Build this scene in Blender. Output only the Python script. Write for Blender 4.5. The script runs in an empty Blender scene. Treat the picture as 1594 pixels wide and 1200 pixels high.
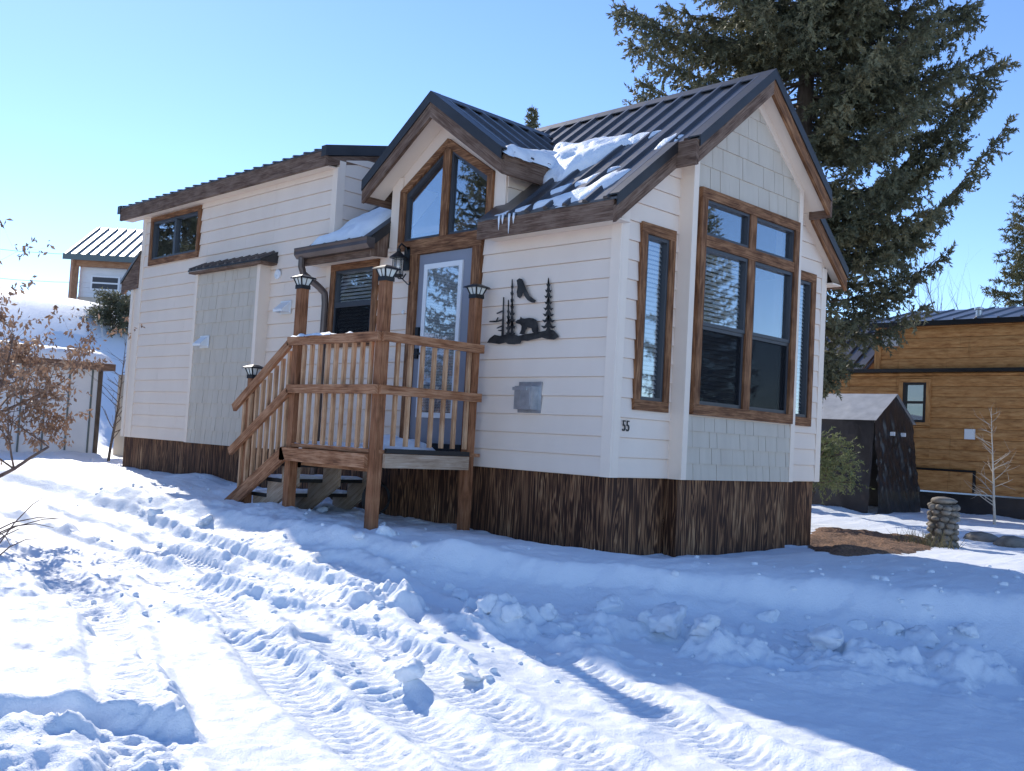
import bpy, bmesh, math, random
import numpy as np, time
T0 = time.time()
from mathutils import Vector, Matrix, noise as mnoise
R_ = math.radians
scene = bpy.context.scene
COL = scene.collection
# ------------------------------------------------------------------ camera
CAM = np.array([5.704, -6.891, 0.283]); YAW, PITCH, ROLL, FPX = 0.7920, 0.0540, 0.0550, 1566.4
def cam_axes():
    f = np.array([-math.sin(YAW)*math.cos(PITCH), math.cos(YAW)*math.cos(PITCH), math.sin(PITCH)])
    r = np.cross(f, [0, 0, 1]); r /= np.linalg.norm(r); u = np.cross(r, f)
    c, s = math.cos(ROLL), math.sin(ROLL)
    return c*r+s*u, -s*r+c*u, f
CR, CU, CF = cam_axes()
cd = bpy.data.cameras.new('camera'); cam = bpy.data.objects.new('camera', cd); COL.objects.link(cam)
cd.sensor_width = 36; cd.lens = FPX/1594*36; cd.clip_end = 3000; cd.clip_start = 0.05
m = Matrix.Identity(4)
for i in range(3):
    m[i][0] = CR[i]; m[i][1] = CU[i]; m[i][2] = -CF[i]; m[i][3] = CAM[i]
cam.matrix_world = m
scene.camera = cam
def ray(px, py):
    v = CF*FPX+CR*(px-797)+CU*(600-py); return v/np.linalg.norm(v)
def on(px, py, ax, val):                       # where the sight line meets an axis-aligned plane
    v = ray(px, py); t = (val-CAM[ax])/v[ax]; return CAM+v*t
# ------------------------------------------------------------------ sky and sun
SUN = Vector((-1.40, 0.40, 1.0)).normalized()   # towards the sun
w = bpy.data.worlds.new('World'); scene.world = w; w.use_nodes = True
nt = w.node_tree; bg = nt.nodes['Background']
sk = nt.nodes.new('ShaderNodeTexSky'); sk.sky_type = 'NISHITA'; sk.sun_disc = False
sk.sun_elevation = math.asin(SUN.z); sk.sun_rotation = math.atan2(SUN.x, SUN.y)
sk.altitude = 2400; sk.air_density = 1.0; sk.dust_density = 0.25; sk.ozone_density = 2.2
hs_ = nt.nodes.new('ShaderNodeHueSaturation'); hs_.inputs['Saturation'].default_value = 1.12; hs_.inputs['Hue'].default_value = 0.507
nt.links.new(sk.outputs[0], hs_.inputs['Color']); nt.links.new(hs_.outputs[0], bg.inputs[0]); bg.inputs[1].default_value = 0.102
sd = bpy.data.lights.new('sun', 'SUN'); sd.energy = 2.05; sd.angle = R_(0.55); sd.color = (1.0, 0.93, 0.82)
so = bpy.data.objects.new('sun', sd); COL.objects.link(so)
so.rotation_euler = (-SUN).to_track_quat('-Z', 'Y').to_euler(); so.location = (-20, 6, 18)
scene.view_settings.view_transform = 'Standard'; scene.view_settings.look = 'None'
scene.view_settings.exposure = 1.3; scene.view_settings.gamma = 1
# ------------------------------------------------------------------ materials
def mat(name, col, rough=0.6, metal=0.0, spec=0.5):
    m = bpy.data.materials.new(name); m.use_nodes = True
    b = m.node_tree.nodes['Principled BSDF']
    b.inputs['Base Color'].default_value = (*col, 1); b.inputs['Roughness'].default_value = rough
    b.inputs['Metallic'].default_value = metal; b.inputs['Specular IOR Level'].default_value = spec
    return m
def N(m, t, **k):
    n = m.node_tree.nodes.new(t)
    for a, v in k.items(): setattr(n, a, v)
    return n
def L(m, a, b): m.node_tree.links.new(a, b)
def ramp(m, fac, stops):
    r = N(m, 'ShaderNodeValToRGB'); e = r.color_ramp.elements
    while len(e) < len(stops): e.new(0.5)
    for el, (p, c) in zip(e, stops): el.position = p; el.color = (*c, 1)
    L(m, fac, r.inputs[0]); return r.outputs[0]
def bump(m, h, strength=0.3, dist=0.01):
    b = N(m, 'ShaderNodeBump'); b.inputs['Strength'].default_value = strength; b.inputs['Distance'].default_value = dist
    L(m, h, b.inputs['Height']); L(m, b.outputs[0], m.node_tree.nodes['Principled BSDF'].inputs['Normal'])
def coords(m, kind='Object', scale=(1, 1, 1)):
    t = N(m, 'ShaderNodeTexCoord'); mp = N(m, 'ShaderNodeMapping'); mp.inputs['Scale'].default_value = scale
    L(m, t.outputs[kind], mp.inputs[0]); return mp.outputs[0]
def noise(m, vec, scale=5, detail=4, rough=0.55, dist=0.0):
    n = N(m, 'ShaderNodeTexNoise'); n.inputs['Scale'].default_value = scale; n.inputs['Detail'].default_value = detail
    n.inputs['Roughness'].default_value = rough; n.inputs['Distortion'].default_value = dist
    L(m, vec, n.inputs['Vector']); return n.outputs['Fac']
def math_(m, op, a, b=None, c=None):
    n = N(m, 'ShaderNodeMath', operation=op)
    for i, v in enumerate((a, b, c)):
        if v is None: continue
        if isinstance(v, (int, float)): n.inputs[i].default_value = v
        else: L(m, v, n.inputs[i])
    return n.outputs[0]
def noisy(name, c0, c1, scale, rough=0.6, stretch=(1, 1, 1), bs=0.0, bd=0.004, spec=0.4, metal=0.0, pos=(0.3, 0.7), detail=5):
    m = mat(name, c0, rough, metal, spec)
    f = noise(m, coords(m, 'Object', stretch), scale, detail)
    L(m, ramp(m, f, [(pos[0], c0), (pos[1], c1)]), m.node_tree.nodes['Principled BSDF'].inputs['Base Color'])
    if bs: bump(m, f, bs, bd)
    return m
def wood(name, dark, mid, light, rough=0.75, fine=70, worn=0.0, streak=False):
    m = mat(name, mid, rough, 0, 0.25); b = m.node_tree.nodes['Principled BSDF']
    uv = coords(m, 'UV', (1.0, 1.0, 1.0))
    mp = N(m, 'ShaderNodeMapping'); mp.inputs['Scale'].default_value = (1.6, fine*0.5, 1); L(m, uv, mp.inputs[0])
    f1 = noise(m, mp.outputs[0], 2.0, 6, 0.65, 0.6)
    mp2 = N(m, 'ShaderNodeMapping'); mp2.inputs['Scale'].default_value = (3, 9, 1); L(m, uv, mp2.inputs[0])
    f2 = noise(m, mp2.outputs[0], 1.3, 4, 0.6, 0.3)
    f = math_(m, 'ADD', math_(m, 'MULTIPLY', f1, 0.62), math_(m, 'MULTIPLY', f2, 0.42))
    col = ramp(m, f, [(0.36, dark), (0.5, mid), (0.66, light)])
    if worn:
        ob = noise(m, coords(m, 'Object'), 3.0, 5, 0.6)
        mx = N(m, 'ShaderNodeMix', data_type='RGBA')
        L(m, math_(m, 'MULTIPLY', math_(m, 'SUBTRACT', math_(m, 'ADD', ob, math_(m, 'MULTIPLY', f1, 0.5)), 0.72), 2.2), mx.inputs['Factor'])
        mx.inputs['Factor'].default_value = 0; mx.clamp_factor = True
        L(m, col, mx.inputs['A']); mx.inputs['B'].default_value = (*light, 1)
        col = mx.outputs['Result']
    if streak:
        st = noise(m, coords(m, 'Object', (7.0, 1.0, 0.5)), 1.3, 3, 0.7)
        mx = N(m, 'ShaderNodeMix', data_type='RGBA'); mx.clamp_factor = True
        L(m, math_(m, 'MULTIPLY', math_(m, 'SUBTRACT', st, 0.63), 4.0), mx.inputs['Factor']); L(m, col, mx.inputs['A']); mx.inputs['B'].default_value = (*tuple(q*0.35 for q in dark), 1)
        col = mx.outputs['Result']
    L(m, col, b.inputs['Base Color']); bump(m, f1, 0.5, 0.004)
    return m
M = {}
M['siding'] = noisy('painted siding', (0.81, 0.655, 0.53), (0.86, 0.705, 0.575), 2.2, 0.55, (1, 1, 0.5), 0.10, 0.002)
M['trim'] = noisy('painted trim board', (0.85, 0.69, 0.55), (0.89, 0.73, 0.59), 3, 0.5)
M['soffit'] = noisy('soffit panel', (0.82, 0.67, 0.53), (0.86, 0.71, 0.57), 3, 0.6)
M['shingle'] = noisy('grey painted shingle', (0.54, 0.455, 0.36), (0.62, 0.53, 0.425), 6, 0.6, (1, 1, 0.25), 0.15, 0.002)
M['wood'] = wood('stained trim wood', (0.04, 0.015, 0.007), (0.18, 0.075, 0.032), (0.42, 0.21, 0.10))
M['fascia'] = wood('weathered fascia wood', (0.045, 0.025, 0.017), (0.135, 0.075, 0.048), (0.27, 0.18, 0.13), worn=1)
M['rail'] = wood('stained rail wood', (0.085, 0.032, 0.015), (0.31, 0.13, 0.058), (0.56, 0.30, 0.165), worn=1)
M['post'] = wood('brown post wood', (0.07, 0.027, 0.012), (0.25, 0.10, 0.044), (0.42, 0.20, 0.10))
M['baluster'] = wood('cedar baluster wood', (0.20, 0.085, 0.04), (0.50, 0.275, 0.145), (0.68, 0.45, 0.28))
M['pale_wood'] = wood('pale framing wood', (0.22, 0.14, 0.09), (0.42, 0.30, 0.21), (0.55, 0.44, 0.34))
def skirt_mat():
    m = mat('stained plywood skirting', (0.05, 0.03, 0.02), 0.7, 0, 0.3); b = m.node_tree.nodes['Principled BSDF']
    v = coords(m, 'UV', (1, 1, 1))
    mp = N(m, 'ShaderNodeMapping'); mp.inputs['Scale'].default_value = (0.45, 7.0, 1); L(m, v, mp.inputs[0])
    n1 = noise(m, mp.outputs[0], 1.5, 3, 0.55, 0.9)
    bands = math_(m, 'SINE', math_(m, 'MULTIPLY', n1, 46.0))
    n2 = noise(m, mp.outputs[0], 14, 4, 0.6)
    mpb = N(m, 'ShaderNodeMapping'); mpb.inputs['Scale'].default_value = (1, 2.5, 1); L(m, v, mpb.inputs[0])
    n3 = noise(m, mpb.outputs[0], 1.2, 3, 0.6)
    f = math_(m, 'ADD', math_(m, 'MULTIPLY', bands, 0.26), math_(m, 'ADD', math_(m, 'MULTIPLY', n2, 0.5), math_(m, 'MULTIPLY', n3, 0.7)))
    L(m, ramp(m, f, [(0.46, (0.038, 0.014, 0.006)), (0.66, (0.10, 0.040, 0.018)), (0.86, (0.25, 0.12, 0.055)), (1.0, (0.42, 0.25, 0.13))]), b.inputs['Base Color'])
    bump(m, f, 0.5, 0.004); return m
M['skirt'] = skirt_mat()
def roof_mat(name, c, rough=0.34):
    m = mat(name, c, rough, 0.55, 0.5)
    f = noise(m, coords(m, 'Object'), 2.5, 5, 0.6)
    L(m, ramp(m, f, [(0.3, tuple(x*0.8 for x in c)), (0.7, tuple(x*1.25 for x in c))]), m.node_tree.nodes['Principled BSDF'].inputs['Base Color'])
    r = N(m, 'ShaderNodeMapRange'); r.inputs[3].default_value = rough-0.06; r.inputs[4].default_value = rough+0.12
    L(m, noise(m, coords(m, 'Object'), 9, 4), r.inputs[0]); L(m, r.outputs[0], m.node_tree.nodes['Principled BSDF'].inputs['Roughness'])
    return m
M['metal_roof'] = roof_mat('dark bronze metal roofing', (0.11, 0.10, 0.095))
M['metal_trim'] = roof_mat('dark bronze trim metal', (0.05, 0.045, 0.044), 0.4)
M['gutter'] = roof_mat('brown gutter metal', (0.13, 0.095, 0.08), 0.35)
def glass_mat(name, tint, refl):
    m = bpy.data.materials.new(name); m.use_nodes = True; n = m.node_tree.nodes; n.clear()
    out = N(m, 'ShaderNodeOutputMaterial'); mx = N(m, 'ShaderNodeMixShader')
    tr = N(m, 'ShaderNodeBsdfTransparent'); tr.inputs[0].default_value = (*tint, 1)
    gl = N(m, 'ShaderNodeBsdfGlossy'); gl.inputs['Roughness'].default_value = 0.015; gl.inputs[0].default_value = (0.92, 0.96, 1, 1)
    fr = N(m, 'ShaderNodeFresnel'); g = N(m, 'ShaderNodeNewGeometry')
    L(m, math_(m, 'SUBTRACT', 1.5, math_(m, 'MULTIPLY', g.outputs['Backfacing'], 1.5-1/1.5)), fr.inputs[0])
    ns = noise(m, coords(m, 'Object'), 0.9, 1); bp = N(m, 'ShaderNodeBump')
    bp.inputs['Strength'].default_value = 0.02; bp.inputs['Distance'].default_value = 0.02; L(m, ns, bp.inputs['Height']); L(m, bp.outputs[0], gl.inputs['Normal'])
    f = math_(m, 'ADD', math_(m, 'MULTIPLY', fr.outputs[0], 1.2), refl)
    L(m, f, mx.inputs[0]); L(m, tr.outputs[0], mx.inputs[1]); L(m, gl.outputs[0], mx.inputs[2]); L(m, mx.outputs[0], out.inputs[0]); return m
M['glass'] = glass_mat('coated window glass', (0.90, 0.92, 0.94), 0.20)
M['door_glass'] = glass_mat('door glass', (0.85, 0.87, 0.89), 0.15)
M['dim_glass'] = glass_mat('dim window glass', (0.35, 0.37, 0.38), 0.03)
M['lamp_glass'] = glass_mat('lamp glass', (0.9, 0.92, 0.9), 0.08)
M['sash'] = mat('charcoal sash vinyl', (0.045, 0.046, 0.052), 0.4)
M['black'] = mat('black painted metal', (0.012, 0.012, 0.013), 0.38, 0.2)
M['lens'] = mat('frosted lamp panel', (0.75, 0.75, 0.68), 0.35)
M['door'] = noisy('grey painted door', (0.24, 0.245, 0.285), (0.27, 0.275, 0.315), 2, 0.4)
M['white'] = mat('white vinyl', (0.78, 0.78, 0.78), 0.4)
M['blind'] = mat('white blind slats', (0.85, 0.82, 0.76), 0.5)
M['inside'] = mat('interior paint', (0.30, 0.26, 0.22), 0.9)
M['galv'] = noisy('galvanised metal', (0.36, 0.37, 0.39), (0.52, 0.53, 0.55), 14, 0.35, metal=0.7)
M['art'] = noisy('dark bronze sheet', (0.025, 0.020, 0.017), (0.085, 0.075, 0.066), 9, 0.5, metal=0.6)
def screen_mat():
    m = bpy.data.materials.new('insect screen'); m.use_nodes = True; n = m.node_tree.nodes; n.clear()
    out = N(m, 'ShaderNodeOutputMaterial'); mx = N(m, 'ShaderNodeMixShader'); mx.inputs[0].default_value = 0.55
    tr = N(m, 'ShaderNodeBsdfTransparent'); df = N(m, 'ShaderNodeBsdfDiffuse'); df.inputs[0].default_value = (0.02, 0.02, 0.022, 1)
    L(m, tr.outputs[0], mx.inputs[1]); L(m, df.outputs[0], mx.inputs[2]); L(m, mx.outputs[0], out.inputs[0]); return m
M['screen'] = screen_mat()
def snow_mat():
    m = mat('snow', (0.87, 0.88, 0.90), 0.55, 0, 0.35); b = m.node_tree.nodes['Principled BSDF']
    f = noise(m, coords(m, 'Object'), 16, 7, 0.68); f2 = noise(m, coords(m, 'Object'), 110, 3, 0.6)
    f0 = noise(m, coords(m, 'Object'), 1.3, 5, 0.6)
    L(m, ramp(m, f0, [(0.3, (0.79, 0.835, 0.885)), (0.65, (0.86, 0.89, 0.925))]), b.inputs['Base Color'])
    bump(m, math_(m, 'ADD', f, math_(m, 'MULTIPLY', f2, 0.35)), 0.55, 0.022)
    return m
M['snow'] = snow_mat()
def needle_mat(name, c0, c1, c2):
    m = bpy.data.materials.new(name); m.use_nodes = True; n = m.node_tree.nodes
    b = n['Principled BSDF']; b.inputs['Roughness'].default_value = 0.6; b.inputs['Specular IOR Level'].default_value = 0.3
    f = noise(m, coords(m, 'Object'), 1.6, 6, 0.7)
    c = ramp(m, f, [(0.3, c0), (0.5, c1), (0.7, c2)]); L(m, c, b.inputs['Base Color'])
    tr = N(m, 'ShaderNodeBsdfTranslucent'); L(m, c, tr.inputs[0]); mx = N(m, 'ShaderNodeMixShader'); mx.inputs[0].default_value = 0.25
    L(m, b.outputs[0], mx.inputs[1]); L(m, tr.outputs[0], mx.inputs[2]); L(m, mx.outputs[0], n['Material Output'].inputs[0]); return m
M['spruce'] = needle_mat('spruce needles', (0.07, 0.075, 0.045), (0.15, 0.15, 0.088), (0.27, 0.235, 0.13))
M['young_spruce'] = needle_mat('young spruce needles', (0.08, 0.10, 0.04), (0.16, 0.18, 0.075), (0.24, 0.25, 0.12))
M['pine'] = needle_mat('pine needles', (0.06, 0.065, 0.025), (0.11, 0.105, 0.045), (0.17, 0.14, 0.06))
M['bark'] = noisy('bark', (0.06, 0.045, 0.035), (0.15, 0.115, 0.09), 12, 0.9, (1, 1, 0.3), 0.5, 0.02)
M['twig'] = noisy('reddish twig bark', (0.10, 0.06, 0.045), (0.20, 0.13, 0.10), 20, 0.8)
M['pale_bark'] = noisy('pale bark', (0.40, 0.34, 0.27), (0.58, 0.52, 0.43), 14, 0.8)
M['leaf'] = needle_mat('dry curled leaf', (0.20, 0.115, 0.07), (0.36, 0.22, 0.14), (0.52, 0.36, 0.25))
M['honey'] = wood('honey log siding', (0.24, 0.10, 0.032), (0.44, 0.205, 0.07), (0.58, 0.31, 0.12), fine=14, streak=True)
M['tarp'] = noisy('black plastic tarp', (0.010, 0.010, 0.012), (0.022, 0.022, 0.026), 5, 0.34, spec=0.6, bs=0.3, bd=0.05)
M['tarp_grey'] = noisy('grey tarp', (0.30, 0.31, 0.33), (0.42, 0.43, 0.45), 5, 0.5)
M['stone'] = noisy('river stone', (0.10, 0.088, 0.072), (0.30, 0.265, 0.22), 7, 0.75, bs=0.3, bd=0.01)
M['mortar'] = mat('dark mortar', (0.09, 0.08, 0.07), 0.9)
M['mulch'] = noisy('bark mulch', (0.05, 0.03, 0.02), (0.30, 0.17, 0.10), 40, 0.95, bs=0.6, bd=0.02)
M['panel_white'] = noisy('white metal panel', (0.60, 0.62, 0.65), (0.68, 0.70, 0.72), 2, 0.45)
M['panel_beige'] = noisy('beige metal panel', (0.55, 0.46, 0.36), (0.62, 0.53, 0.43), 2, 0.5)
M['vinyl'] = noisy('white vinyl siding', (0.68, 0.68, 0.68), (0.76, 0.76, 0.75), 2, 0.5)
M['light_roof'] = roof_mat('grey metal roofing', (0.42, 0.42, 0.40), 0.4)
M['dark_green_trim'] = mat('dark grey green trim', (0.10, 0.13, 0.13), 0.5)
M['red_wood'] = wood('reddish porch wood', (0.16, 0.07, 0.035), (0.34, 0.17, 0.09), (0.45, 0.26, 0.15))
M['grass'] = mat('dry grass', (0.20, 0.16, 0.075), 0.8)
M['rubber'] = mat('dark rubber', (0.02, 0.018, 0.017), 0.6)
# ------------------------------------------------------------------ mesh helpers
class MB:
    def __init__(s): s.v = []; s.f = []; s.uv = []; s.mi = []
    def _add(s, pts, faces, axis=None, mi=0):
        o = len(s.v); pts = [Vector(p) for p in pts]; s.v += [tuple(p) for p in pts]
        if axis is None:
            mn = [min(p[i] for p in pts) for i in range(3)]; mx = [max(p[i] for p in pts) for i in range(3)]
            e = [mx[i]-mn[i] for i in range(3)]; k = e.index(max(e)); axis = Vector([1.0 if i == k else 0.0 for i in range(3)])
        a = Vector(axis).normalized(); t = Vector((0, 0, 1)) if abs(a.z) < 0.9 else Vector((1, 0, 0))
        b = a.cross(t).normalized(); c = a.cross(b)
        off = (hash((round(pts[0].x, 2), round(pts[0].y, 2), round(pts[0].z, 2))) % 997)*0.13
        s.uv += [(p.dot(a)+off, p.dot(b)+1.37*p.dot(c)+off*0.7) for p in pts]
        for f in faces: s.f.append(tuple(o+i for i in f)); s.mi.append(mi)
        return s
    def box(s, x0, x1, y0, y1, z0, z1, axis=None, mi=0):
        p = [(x, y, z) for z in (z0, z1) for y in (y0, y1) for x in (x0, x1)]
        return s._add(p, [(0, 2, 3, 1), (4, 5, 7, 6), (0, 1, 5, 4), (2, 6, 7, 3), (0, 4, 6, 2), (1, 3, 7, 5)], axis, mi)
    def bar(s, a, b, w, h, up=(0, 0, 1), mi=0):      # rectangular bar from a to b, w sideways, h along up
        a = Vector(a); b = Vector(b); d = (b-a).normalized(); sd_ = d.cross(Vector(up)).normalized(); u = sd_.cross(d).normalized()
        p = [q+sd_*(i*w/2)+u*(j*h/2) for q in (a, b) for j in (-1, 1) for i in (-1, 1)]
        return s._add(p, [(0, 2, 3, 1), (4, 5, 7, 6), (0, 1, 5, 4), (2, 6, 7, 3), (0, 4, 6, 2), (1, 3, 7, 5)], d, mi)
    def hexa(s, p, axis=None, mi=0):                  # 8 corners, bottom four then top four, same winding
        return s._add(p, [(3, 2, 1, 0), (4, 5, 6, 7), (0, 1, 5, 4), (1, 2, 6, 5), (2, 3, 7, 6), (3, 0, 4, 7)], axis, mi)
    def prism(s, poly, fn0, fn1, axis=None, mi=0):    # 2-D outline -> two 3-D copies (fn0 near, fn1 far) and the sides
        n = len(poly); p = [fn0(*q) for q in poly]+[fn1(*q) for q in poly]
        return s._add(p, [tuple(range(n)), tuple(range(2*n-1, n-1, -1))]+[((i+1) % n, i, n+i, n+(i+1) % n) for i in range(n)], axis, mi)
    def tube(s, pts, rad, n=8, mi=0, cap=True):
        pts = [Vector(p) for p in pts]
        if not hasattr(rad, '__len__'): rad = [rad]*len(pts)
        V = []; up = Vector((0.13, 0.21, 0.97))
        for i, p in enumerate(pts):
            d = (pts[min(i+1, len(pts)-1)]-pts[max(i-1, 0)]).normalized()
            a = d.cross(up)
            if a.length < 1e-3: a = d.cross(Vector((1, 0, 0)))
            a.normalize(); b = d.cross(a)
            V += [p+(a*math.cos(2*math.pi*k/n)+b*math.sin(2*math.pi*k/n))*rad[i] for k in range(n)]
        F = [(i*n+k, i*n+(k+1) % n, (i+1)*n+(k+1) % n, (i+1)*n+k) for i in range(len(pts)-1) for k in range(n)]
        if cap: F += [tuple(range(n-1, -1, -1)), tuple((len(pts)-1)*n+k for k in range(n))]
        return s._add(V, F, pts[-1]-pts[0], mi)
    def lathe(s, c, prof, n=16, mi=0, axis='z'):      # prof: (radius, height)
        V = []
        for r, h in prof:
            for k in range(n):
                a = 2*math.pi*k/n; x, y = r*math.cos(a), r*math.sin(a)
                V.append((c[0]+x, c[1]+y, c[2]+h) if axis == 'z' else (c[0]+x, c[1]-h, c[2]+y))
        F = [(i*n+k, i*n+(k+1) % n, (i+1)*n+(k+1) % n, (i+1)*n+k) for i in range(len(prof)-1) for k in range(n)]
        F += [tuple(range(n-1, -1, -1)), tuple((len(prof)-1)*n+k for k in range(n))]
        return s._add(V, F, None, mi)
    def build(s, name, mats, parent=None, smooth=False):
        me = bpy.data.meshes.new(name); me.from_pydata(s.v, [], s.f)
        u = me.uv_layers.new(name='UVMap')
        li = np.empty(len(me.loops), np.int32); me.loops.foreach_get('vertex_index', li)
        u.data.foreach_set('uv', np.array(s.uv, np.float32)[li].ravel())
        for mt in (mats if isinstance(mats, (list, tuple)) else [mats]): me.materials.append(M[mt])
        me.polygons.foreach_set('material_index', s.mi)
        if smooth: me.polygons.foreach_set('use_smooth', [True]*len(me.polygons))
        bm = bmesh.new(); bm.from_mesh(me); bmesh.ops.recalc_face_normals(bm, faces=bm.faces); bm.to_mesh(me); bm.free()
        return link(name, me, parent)
def link(name, me, parent=None):
    o = bpy.data.objects.new(name, me); COL.objects.link(o)
    if parent is not None: setparent(o, parent)
    return o
def setparent(o, p):
    o.parent = p; o.matrix_parent_inverse = Matrix.Translation(-Vector(p.get('at', (0, 0, 0))))
def thing(name, label, cat, at, group=None):
    e = bpy.data.objects.new(name, None); COL.objects.link(e); e.location = at; e['at'] = list(map(float, at))
    e.empty_display_size = 0.2
    return tag(e, label, cat, group)
def tag(o, label, cat, group=None, kind=None):
    o['label'] = label; o['category'] = cat
    if group: o['group'] = group
    if kind: o['kind'] = kind
    return o
def npmesh(name, V, F, mt, parent=None, smooth=False, mi=None):
    me = bpy.data.meshes.new(name); V = np.asarray(V, np.float32); F = np.asarray(F, np.int32); k = F.shape[1]
    me.vertices.add(len(V)); me.vertices.foreach_set('co', V.ravel())
    me.loops.add(F.size); me.loops.foreach_set('vertex_index', F.ravel())
    me.polygons.add(len(F)); me.polygons.foreach_set('loop_start', np.arange(0, F.size, k, dtype=np.int32))
    for q in (mt if isinstance(mt, (list, tuple)) else [mt]): me.materials.append(M[q])
    if mi is not None: me.polygons.foreach_set('material_index', np.asarray(mi, np.int32))
    me.polygons.foreach_set('use_smooth', np.full(len(F), smooth))
    me.update(calc_edges=True); return link(name, me, parent)
# value noise on arrays
_rs = np.random.RandomState(7); _T = _rs.rand(256, 256)
def vn(x, y):
    xi = np.floor(x).astype(int); yi = np.floor(y).astype(int); fx = x-xi; fy = y-yi
    fx = fx*fx*(3-2*fx); fy = fy*fy*(3-2*fy)
    a = _T[xi % 256, yi % 256]; b = _T[(xi+1) % 256, yi % 256]; c = _T[xi % 256, (yi+1) % 256]; d = _T[(xi+1) % 256, (yi+1) % 256]
    return (a*(1-fx)+b*fx)*(1-fy)+(c*(1-fx)+d*fx)*fy-0.5
def fbm(x, y, s, o=4, g=0.5):
    r = 0; a = 1.0
    for i in range(o): r = r+a*vn(x*s+17.3*i, y*s+5.1*i); s *= 2.03; a *= g
    return r
def sstep(a, b, x): t = np.clip((x-a)/(b-a), 0, 1); return t*t*(3-2*t)
def sdist(x, y, pts):                                 # distance to an open polyline, + on its left side, and running length
    best = np.full(np.shape(x), 1e9); sgn = np.ones(np.shape(x)); run = np.zeros(np.shape(x)); acc = 0
    for (ax, ay), (bx, by) in zip(pts[:-1], pts[1:]):
        dx, dy = bx-ax, by-ay; ll = math.hypot(dx, dy); t = np.clip(((x-ax)*dx+(y-ay)*dy)/(ll*ll), 0, 1)
        d = np.hypot(x-ax-t*dx, y-ay-t*dy); s = dx*(y-ay)-dy*(x-ax); k = d < best
        best = np.where(k, d, best); sgn = np.where(k, np.where(s >= 0, 1, -1), sgn); run = np.where(k, acc+t*ll, run); acc += ll
    return best*sgn, run
def sdpoly(x, y, pts):                                # distance to a closed outline, negative inside
    d, _ = sdist(x, y, pts+pts[:1]); d = np.abs(d); ins = np.zeros(np.shape(x), bool)
    for (ax, ay), (bx, by) in zip(pts, pts[1:]+pts[:1]):
        if ay != by: ins ^= ((ay > y) != (by > y)) & (x < (bx-ax)*(y-ay)/(by-ay)+ax)
    return np.where(ins, -d, d)
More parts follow.
